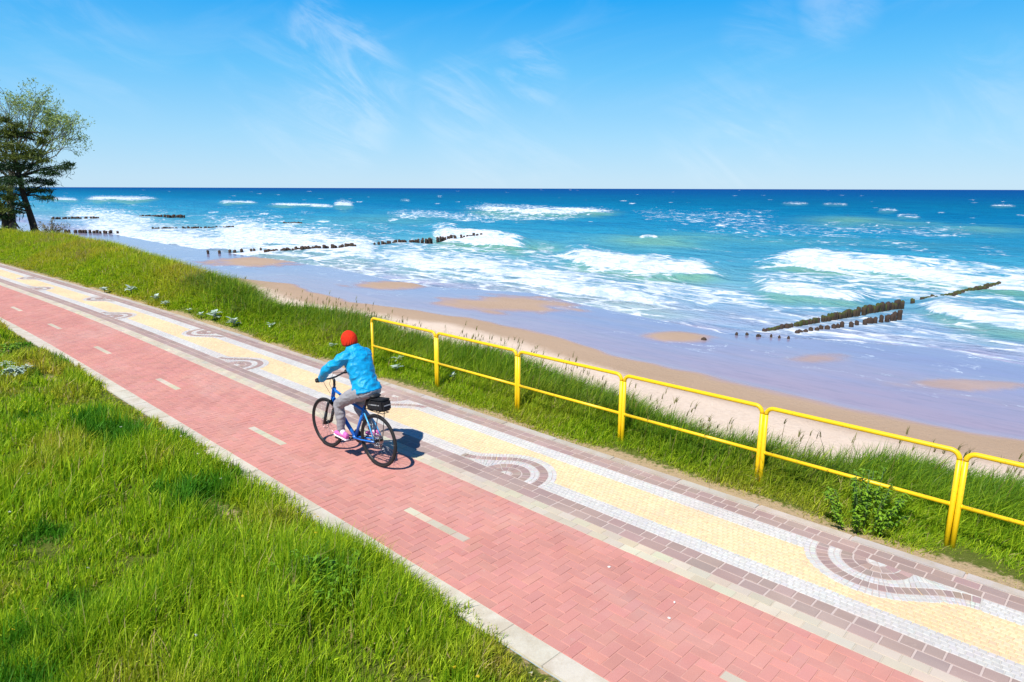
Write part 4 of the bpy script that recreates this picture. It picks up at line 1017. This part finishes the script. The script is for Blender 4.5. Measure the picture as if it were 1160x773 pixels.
m = MB(); cr_ = Vector((.945, 0, .69))
m.tube([ht_top+Vector((-.012, 0, .05)), ht_bot, ht_bot+Vector((.011, 0, -.037))], .016, 12); m.box((.947, 0, .685), (.03, .065, .022), Matrix.Rotation(R(17), 4, 'Y'), .01)
for y in (-1, 1): m.tube([(.95, .055*y, .69), (1.02, .056*y, .52)], .017, 10); m.tube([(1.015, .056*y, .53), (1.075, .056*y, .36), (1.087, .056*y, .345)], [.021, .02, .017], 10)
m.build('fork', M_blk, bike)
def wheel(name, cx, lab=None):
    r = bpy.data.objects.new(name, None); C.objects.link(r); r.parent = bike; r.location = (cx, 0, WR)
    a = MB(); a.torus((0, 0, 0), 0, WR-.019, .019, 64, 12, .95); a.build('tyre', M_rub, r)
    a = MB(); a.torus((0, 0, 0), 0, WR-.0415, .011, 64, 8, 1.); a.build('rim', M_blk, r)
    a = MB()
    for i in range(28):
        an = 2*math.pi*i/28; y = .025*(1 if i % 2 else -1); a2 = an+(.35 if i % 4 < 2 else -.35)
        a.tube([(.022*math.cos(a2), y, .022*math.sin(a2)), ((WR-.045)*math.cos(an), y*.1, (WR-.045)*math.sin(an))], .0011, 4)
    a.build('spokes', M_steel, r)
    a = MB(); a.disc((0, 0, 0), .024, .07, 16); a.disc((0, 0, 0), .011, .13, 12); a.build('hub', M_blk, r)
    a = MB()
    for i in range(30):
        pass
    a.torus((0, .038, 0), 0, .074, .0062, 40, 6, .25)
    for i in range(6): an = i*math.pi/3; a.tube([(.022*math.cos(an), .038, .022*math.sin(an)), (.072*math.cos(an+.3), .038, .072*math.sin(an+.3))], .0035, 5)
    a.build('brake_disc', M_steel, r)
    return r
rw = wheel('wheel', 0); fwh = wheel('wheel', 1.085)
m = MB()
for i, rr_ in enumerate((.055, .048, .042, .036, .03)): m.disc((0, -.036-.005*i, .35), rr_, .003, 24)
m.build('cassette', M_steel, bike)
m = MB(); m.disc((BB[0], -.045, BB[2]), .088, .004, 40); m.torus((BB[0], -.045, BB[2]), 0, .091, .004, 40, 6, .6); m.build('chainring', M_blk, bike)
m = MB(); m.tube([(BB[0]+.02, -.047, BB[2]+.09), (.24, -.047, .40), (0, -.047, .405)], .005, 5); m.tube([(BB[0]+.02, -.047, BB[2]-.09), (.2, -.05, .25), (.03, -.05, .235)], .005, 5); m.tube([(.03, -.05, .235), (.005, -.05, .27), (.03, -.05, .30)], .005, 5); m.build('chain', M_steel, bike)
m = MB(); m.box((.02, -.058, .275), (.013, .01, .055), Matrix.Rotation(R(-12), 4, 'Y'), .004); m.disc((.03, -.055, .235), .022, .008, 16); m.disc((.018, -.055, .295), .02, .008, 16); m.build('rear_derailleur', M_blk, bike)
LP, RP = Vector((.648, .125, .275)), Vector((.302, -.125, .295))
for sgn, pd in ((1, LP), (-1, RP)):
    m = MB(); m.tube([(BB[0], .045*sgn, BB[2]), (BB[0], .07*sgn, BB[2]), (pd.x, .085*sgn, pd.z), (pd.x, .10*sgn, pd.z)], [.013, .014, .012, .009], 8); m.build('crank_arm', M_blk, bike)
    m = MB(); m.box(pd, (.048, .042, .012), None, .004); m.build('pedal', M_blkpl, bike)
m = MB(); m.tube([(STx+.01, 0, STz-.04), (.165, 0, .915)], .0155, 12); m.build('seat_post', M_blk, bike)
m = MB()
m.loft([((-.02, 0, .94), (0, .03, 0), (0, 0, .012)), ((.0, 0, .945), (0, .072, 0), (0, 0, .026)), ((.07, 0, .945), (0, .078, 0), (0, 0, .028)), ((.15, 0, .942), (0, .048, 0), (0, 0, .024)), ((.24, 0, .938), (0, .022, 0), (0, 0, .02)), ((.275, 0, .934), (0, .012, 0), (0, 0, .012))], 16)
m.build('saddle', M_blkpl, bike)
STR = R(9)                                                     # the bars are turned a little
hb = bpy.data.objects.new('handlebar', None); C.objects.link(hb); hb.parent = bike; hb.location = (.87, 0, 1.02); hb.rotation_euler = (0, 0, STR)
m = MB(); m.tube([(.0, .31, .035), (.015, .2, .03), (.03, .06, .0), (.03, -.06, .0), (.015, -.2, .03), (.0, -.31, .035)], .0125, 10); m.build('bar', M_blk, hb)
m = MB(); m.tube([(.008, 0, -.10), (.004, 0, -.03), (.032, 0, .0)], [.017, .018, .016], 10); m.build('stem', M_blk, hb)
for y in (-1, 1):
    m = MB(); m.tube([(.006, .20*y, .031), (.0, .322*y, .036)], .0175, 12); m.build('grip', M_blkpl, hb)
    m = MB(); m.tube([(.025, .17*y, .028), (.05, .19*y, .012), (.06, .26*y, .0)], [.012, .009, .006], 6); m.build('brake_lever', M_blk, hb)
m = MB()
m.tube([(.02, .17, .03), (.12, .12, .03), (.13, .05, -.1), (.06, .03, -.22)], .0028, 5); m.tube([(.02, -.17, .03), (.11, -.10, .04), (.12, -.02, -.1), (.05, -.02, -.22)], .0028, 5); m.build('cable', M_blkpl, hb)
m = MB(); m.tube([(.62, .03, .45), (.56, .03, .53)], .036, 14)
# rear rack struts hold the bag; bag is a thing of its own
m = MB()
for y in (-1, 1): m.tube([(.225, .02*y, .75), (.06, .05*y, .752), (-.17, .05*y, .755)], .005, 6); m.tube([(-.08, .05*y, .754), (.0, .07*y, .36)], .005, 6)
for x in (-.16, -.03, .1): m.tube([(x, -.05, .754), (x, .05, .754)], .005, 6)
m.build('rack', M_blk, bike)
bag = thing('bicycle_bag', 'black rear bag fixed on the rack behind the saddle', 'bag', BP, HEAD)
m = MB(); rt = Matrix.Rotation(R(7), 4, 'Y'); m.box((-.035, 0, .84), (.165, .075, .072), rt, .022); m.build('bag_body', M_fab, bag)
m = MB(); m.box((-.035, 0, .913), (.15, .066, .012), rt, .009); m.build('bag_lid', M_fab, bag)
m = MB(); m.box((-.035, .0765, .85), (.10, .002, .006), rt); m.box((-.203, 0, .865), (.002, .05, .006), rt); m.build('reflective_strip', M_grey, bag)
for x in (-.1, .04):
    m = MB(); m.box((x, 0, .842), (.011, .0785, .0765), rt, .02); m.build('strap', M_blkpl, bag)

# ------------------------------------------------------------------ rider
rider = thing('person', 'cyclist seen from behind in red knit beanie, bright blue jacket, grey trousers and pink shoes', 'person', BP, HEAD)
def cloth(name, a, b, rough=.7, sc=9, bump=.5, spec=.25):
    t = NT(name); v = t.coord(); n = t.noise(v, sc, 4, .6, .6); n2 = t.noise(v, 160, 2)
    return t.out(t.princ(t.mix(n, c4(*a), c4(*b)), rough, spec, t.bump(t.math('ADD', n, t.math('MULTIPLY', n2, .05)), bump, .035)))
M_jack = cloth('blue_jacket', (.002, .27, .58), (.006, .42, .76), .45, 7, 1., .35); M_trs = cloth('grey_trousers', (.27, .26, .28), (.38, .36, .38), .85, 12, .6, .1)
M_skin = plain('skin', (.55, .33, .24), .55, .4, var=.06); M_pink = cloth('pink_shoe', (.62, .11, .40), (.76, .20, .52), .5, 14, .2); M_sole = plain('white_rubber', (.75, .72, .74), .6); M_glove = cloth('black_glove', (.012, .012, .014), (.03, .03, .033), .7, 20, .3); M_hair = plain('brown_hair', (.05, .028, .015), .6)
def knit():
    t = NT('red_knit'); v = t.coord(); n = t.noise(v, 40, 3)
    wv = t.n('ShaderNodeTexWave', {'Vector': v, 'Scale': 16., 'Distortion': 1.2, 'Detail': 1.}, wave_type='BANDS', bands_direction='Y')
    return t.out(t.princ(t.mix(n, c4(.62, .022, .010), c4(.80, .05, .018)), .9, .1, t.bump(wv.outputs['Fac'], .7, .006)))
M_knit = knit()
def limb(m, pts, rad, n=14, squash=1.):
    """tube with smooth interpolation of the joints"""
    P_ = [Vector(p) for p in pts]; out = []; rr_ = []
    for i in range(len(P_)-1):
        for k_ in range(5):
            q = k_/5; a = P_[max(i-1, 0)]; b = P_[i]; c = P_[i+1]; d = P_[min(i+2, len(P_)-1)]
            cmr = .5*((2*b)+(c-a)*q+(2*a-5*b+4*c-d)*q*q+(3*b-a-3*c+d)*q**3); out.append(cmr*.6+(b+(c-b)*q)*.4); rr_.append(rad[i]+(rad[i+1]-rad[i])*q)
    out.append(P_[-1]); rr_.append(rad[-1]); m.tube(out, rr_, n)
hipc = Vector((.155, 0, 1.01)); chest = Vector((.345, 0, 1.345)); neck = Vector((.43, 0, 1.49)); headc = Vector((.505, 0, 1.60))
sh = {1: Vector((.39, .175, 1.41)), -1: Vector((.40, -.165, 1.395))}
hand = {}
for y in (1, -1):
    q = Matrix.Rotation(STR, 3, 'Z') @ Vector((.0, .265*y, .036)); hand[y] = Vector((.87, 0, 1.02))+q
elb = {1: Vector((.60, .315, 1.235)), -1: Vector((.62, -.31, 1.22))}
hipj = {1: Vector((.19, .095, .98)), -1: Vector((.19, -.095, .98))}; knee = {1: Vector((.625, .125, .745)), -1: Vector((.53, -.12, .66))}; ank = {1: Vector((.605, .125, .355)), -1: Vector((.25, -.125, .385))}
# the body under the clothes: one surface, head with face
m = MB()
tl = (chest-hipc).normalized()
m.loft([(hipc-tl*.05, (.09, 0, 0), (0, .13, 0)), (hipc, (.105, 0, -.03), (0, .155, 0)), (hipc.lerp(chest, .45), (.085, 0, -.04), (0, .125, 0)), (chest, (.10, 0, -.05), (0, .16, 0)), (Vector((.40, 0, 1.43)), (.07, 0, -.03), (0, .13, 0)), (neck, (.05, 0, -.02), (0, .05, 0))], 18)
m.tube([neck-Vector((.03, 0, .06)), neck+Vector((.02, 0, .03)), headc-Vector((.01, 0, .06))], [.055, .05, .05], 14)
m.ball(headc, (.092, .074, .108)); m.ball(headc+Vector((.045, 0, -.055)), (.048, .05, .055))
m.tube([headc+Vector((.085, 0, .005)), headc+Vector((.108, 0, -.025)), headc+Vector((.088, 0, -.035))], [.008, .015, .010], 8)      # nose
for y in (-1, 1):
    m.ball(headc+Vector((-.005, .075*y, -.015)), (.018, .010, .03)); m.ball(headc+Vector((.08, .03*y, .0)), (.012, .014, .010))
    limb(m, [sh[y]-Vector((.0, .05*y, .0)), sh[y], elb[y], hand[y]-Vector((.06, -.005*y, -.02))], [.05, .05, .036, .025])
    limb(m, [hipj[y], hipj[y].lerp(knee[y], .5), knee[y], knee[y].lerp(ank[y], .35), ank[y]], [.085, .07, .052, .048, .033])
    ft = Vector((.17, 0, -.10)); m.tube([ank[y]+Vector((0, 0, .03)), ank[y]+Vector((-.01, 0, -.06)), ank[y]+Vector((.09, 0, -.085)), ank[y]+Vector((.16, 0, -.095))], [.034, .034, .03, .022], 10)
m.build('body', M_skin, rider, .011, 3)
# eyes, mouth
m = MB()
for y in (-1, 1): m.ball(headc+Vector((.087, .03*y, .004)), (.008, .011, .007), 10, 6)
m.build('eyes', plain('eye', (.05, .04, .035), .2), rider)
m = MB(); m.tube([headc+Vector((.086, -.02, -.068)), headc+Vector((.095, 0, -.066)), headc+Vector((.086, .02, -.068))], [.003, .006, .003], 8); m.build('mouth', plain('lips', (.42, .14, .12), .5), rider)
# jacket
m = MB()
hem = Vector((.185, 0, .975))
def sec(c, fx, wy, tilt=-.28): return (c, (fx, 0, fx*tilt), (0, wy, 0))
m.loft([sec(hem+Vector((-.005, 0, -.005)), .160, .195), sec(hem+Vector((.015, 0, .05)), .158, .192), sec(Vector((.235, 0, 1.10)), .138, .170), sec(Vector((.29, 0, 1.22)), .135, .178), sec(Vector((.335, 0, 1.33)), .135, .196), sec(Vector((.37, 0, 1.41)), .118, .20), sec(Vector((.395, 0, 1.455)), .10, .168), sec(Vector((.41, 0, 1.49)), .088, .125), sec(Vector((.425, 0, 1.50)), .078, .095), sec(Vector((.445, 0, 1.535)), .078, .084)], 28)
for y in (-1, 1):
    s0 = sh[y]; e0 = elb[y]; h0 = hand[y]-Vector((.055, -.005*y, -.022))
    limb(m, [s0-Vector((.02, .09*y, .01)), s0, s0.lerp(e0, .5)+Vector((0, .01*y, -.005)), e0, e0.lerp(h0, .5), h0], [.080, .082, .072, .062, .054, .046], 16)
    # folds of the sleeve
    for f_ in (.35, .6, .8): q = s0.lerp(e0, f_); m.ball(q+Vector((0, 0, -.012)), (.066, .058, .055), 12, 8)
    for f_ in (.25, .55, .8): q = e0.lerp(h0, f_); m.ball(q, (.054, .05, .047), 12, 8)
jk = m.build('jacket', M_jack, rider, .010, 5)
from mathutils import noise as mn
def folds(o, amp, sc, stretch):
    me = o.data; co = np.empty(len(me.vertices)*3, np.float32); me.vertices.foreach_get('co', co); co = co.reshape(-1, 3)
    no = np.empty(len(co)*3, np.float32); me.vertices.foreach_get('normal', no); no = no.reshape(-1, 3)
    d = np.array([1-2.2*abs(mn.noise(Vector((c[0]*sc*stretch[0], c[1]*sc*stretch[1], c[2]*sc*stretch[2]+c[0]*5)))) for c in co])
    me.vertices.foreach_set('co', (co+no*(amp*(d-.4))[:, None]).astype(np.float32).ravel()); me.update()
folds(jk, .013, 9, (1., .8, 1.5))
# trousers
m = MB()
m.loft([((.235, 0, 1.06), (.13, 0, -.03), (0, .165, 0)), ((.17, 0, .99), (.15, 0, -.02), (0, .178, 0)), ((.165, 0, .94), (.14, 0, -.0), (0, .17, 0)), ((.19, 0, .90), (.10, 0, 0), (0, .13, 0))], 22)
for y in (-1, 1):
    limb(m, [hipj[y]+Vector((-.02, 0, .0)), hipj[y].lerp(knee[y], .45)+Vector((0, .0, .012)), knee[y], knee[y].lerp(ank[y], .4)+Vector((-.012, 0, 0)), ank[y]+Vector((0, 0, .035))], [.105, .09, .070, .066, .048], 16)
    for f_ in (.15, .35, .55, .75, .9): q = knee[y].lerp(ank[y], f_); rq = .068-.018*f_; m.ball(q+Vector((random.uniform(-.006, .006), 0, 0)), (rq+.004, rq+.004, .018), 12, 6)
    for f_ in (.5, .7, .88): q = hipj[y].lerp(knee[y], f_); rq = .094-.02*f_; m.ball(q, (rq, rq, rq), 12, 8)
folds(m.build('trousers', M_trs, rider, .010, 3), .006, 11, (.8, .8, 1.6))
# beanie and hair
m = MB(); ax = Vector((.28, 0, 1)).normalized(); u = Vector((1, 0, -.28)).normalized()
secs = []
for k_, r_ in ((-.075, .092), (-.05, .102), (-.03, .106), (.0, .108), (.035, .104), (.07, .088), (.098, .062), (.115, .03), (.121, .008)):
    secs.append((headc+ax*k_, u*r_*1.06, Vector((0, r_*.93, 0))))
m.loft(secs, 28); m.build('beanie', M_knit, rider, .008, 2)
m = MB(); m.loft([(headc+ax*-.04+u*-.01, u*.094, (0, .082, 0)), (headc+ax*-.065+u*-.03, u*.07, (0, .074, 0)), (headc+ax*-.10+u*-.045, u*.045, (0, .05, 0))], 18); m.build('hair', M_hair, rider)
# gloves: palm, four fingers round the grip, thumb
for y in (1, -1):
    h0 = hand[y]; m = MB(); a_ = h0-Vector((.05, 0, -.02))
    m.loft([(a_+Vector((-.03, 0, .004)), (0, .032, 0), (0, 0, .026)), (a_+Vector((.015, 0, .012)), (0, .042, 0), (0, 0, .022)), (h0+Vector((.0, 0, .022)), (0, .044, 0), (0, 0, .017)), (h0+Vector((.02, 0, .018)), (0, .04, 0), (0, 0, .012))], 14)
    for k_ in range(4):
        yy = h0.y+(-.034+.0225*k_); L_ = (.92, 1., .98, .82)[k_]
        m.tube([(h0.x+.005, yy, h0.z+.024), (h0.x+.036*L_, yy, h0.z+.008), (h0.x+.034*L_, yy, h0.z-.022*L_), (h0.x+.006, yy, h0.z-.030*L_)], [.0115, .011, .0105, .009], 8)
    m.tube([a_+Vector((.01, -.03*y, .0)), h0+Vector((.0, -.052*y, -.004)), h0+Vector((.022, -.055*y, -.018))], [.014, .012, .010], 8)
    m.build('glove', M_glove, rider, .0045, 2)
# shoes and socks
for y in (1, -1):
    a_ = ank[y]; pd = LP if y > 0 else RP; sole = pd.z+.014; dz = sole-a_.z
    tl_ = R(8 if y > 0 else -6)
    rot = Matrix.Translation(Vector((pd.x, a_.y, sole))) @ Matrix.Rotation(-tl_, 4, 'Y'); fx = [(-.165, .030, .05), (-.15, .036, .078), (-.10, .037, .085), (-.05, .037, .066), (.0, .044, .052), (.045, .045, .042), (.08, .036, .034), (.098, .016, .022)]
    m = MB(); m.loft([(rot @ Vector((x, 0, .018+h_/2)), rot.to_3x3() @ Vector((0, w_, 0)), rot.to_3x3() @ Vector((0, 0, h_/2+.004))) for x, w_, h_ in fx], 16)
    m.build('shoe', M_pink, rider, .007, 3)
    m = MB(); m.loft([(rot @ Vector((x*1.02, 0, .010)), rot.to_3x3() @ Vector((0, w_+.003, 0)), rot.to_3x3() @ Vector((0, 0, .012))) for x, w_, h_ in fx], 16); m.build('sole', M_sole, rider)
    top = rot @ Vector((-.12, 0, .08)); m = MB(); m.tube([top-Vector((0, 0, .02)), top.lerp(a_, .5), a_+Vector((0, 0, .05))], [.036, .036, .038], 12); m.build('sock', plain('white_sock', (.72, .66, .70), .9), rider)
print('objects', len(scene.objects))
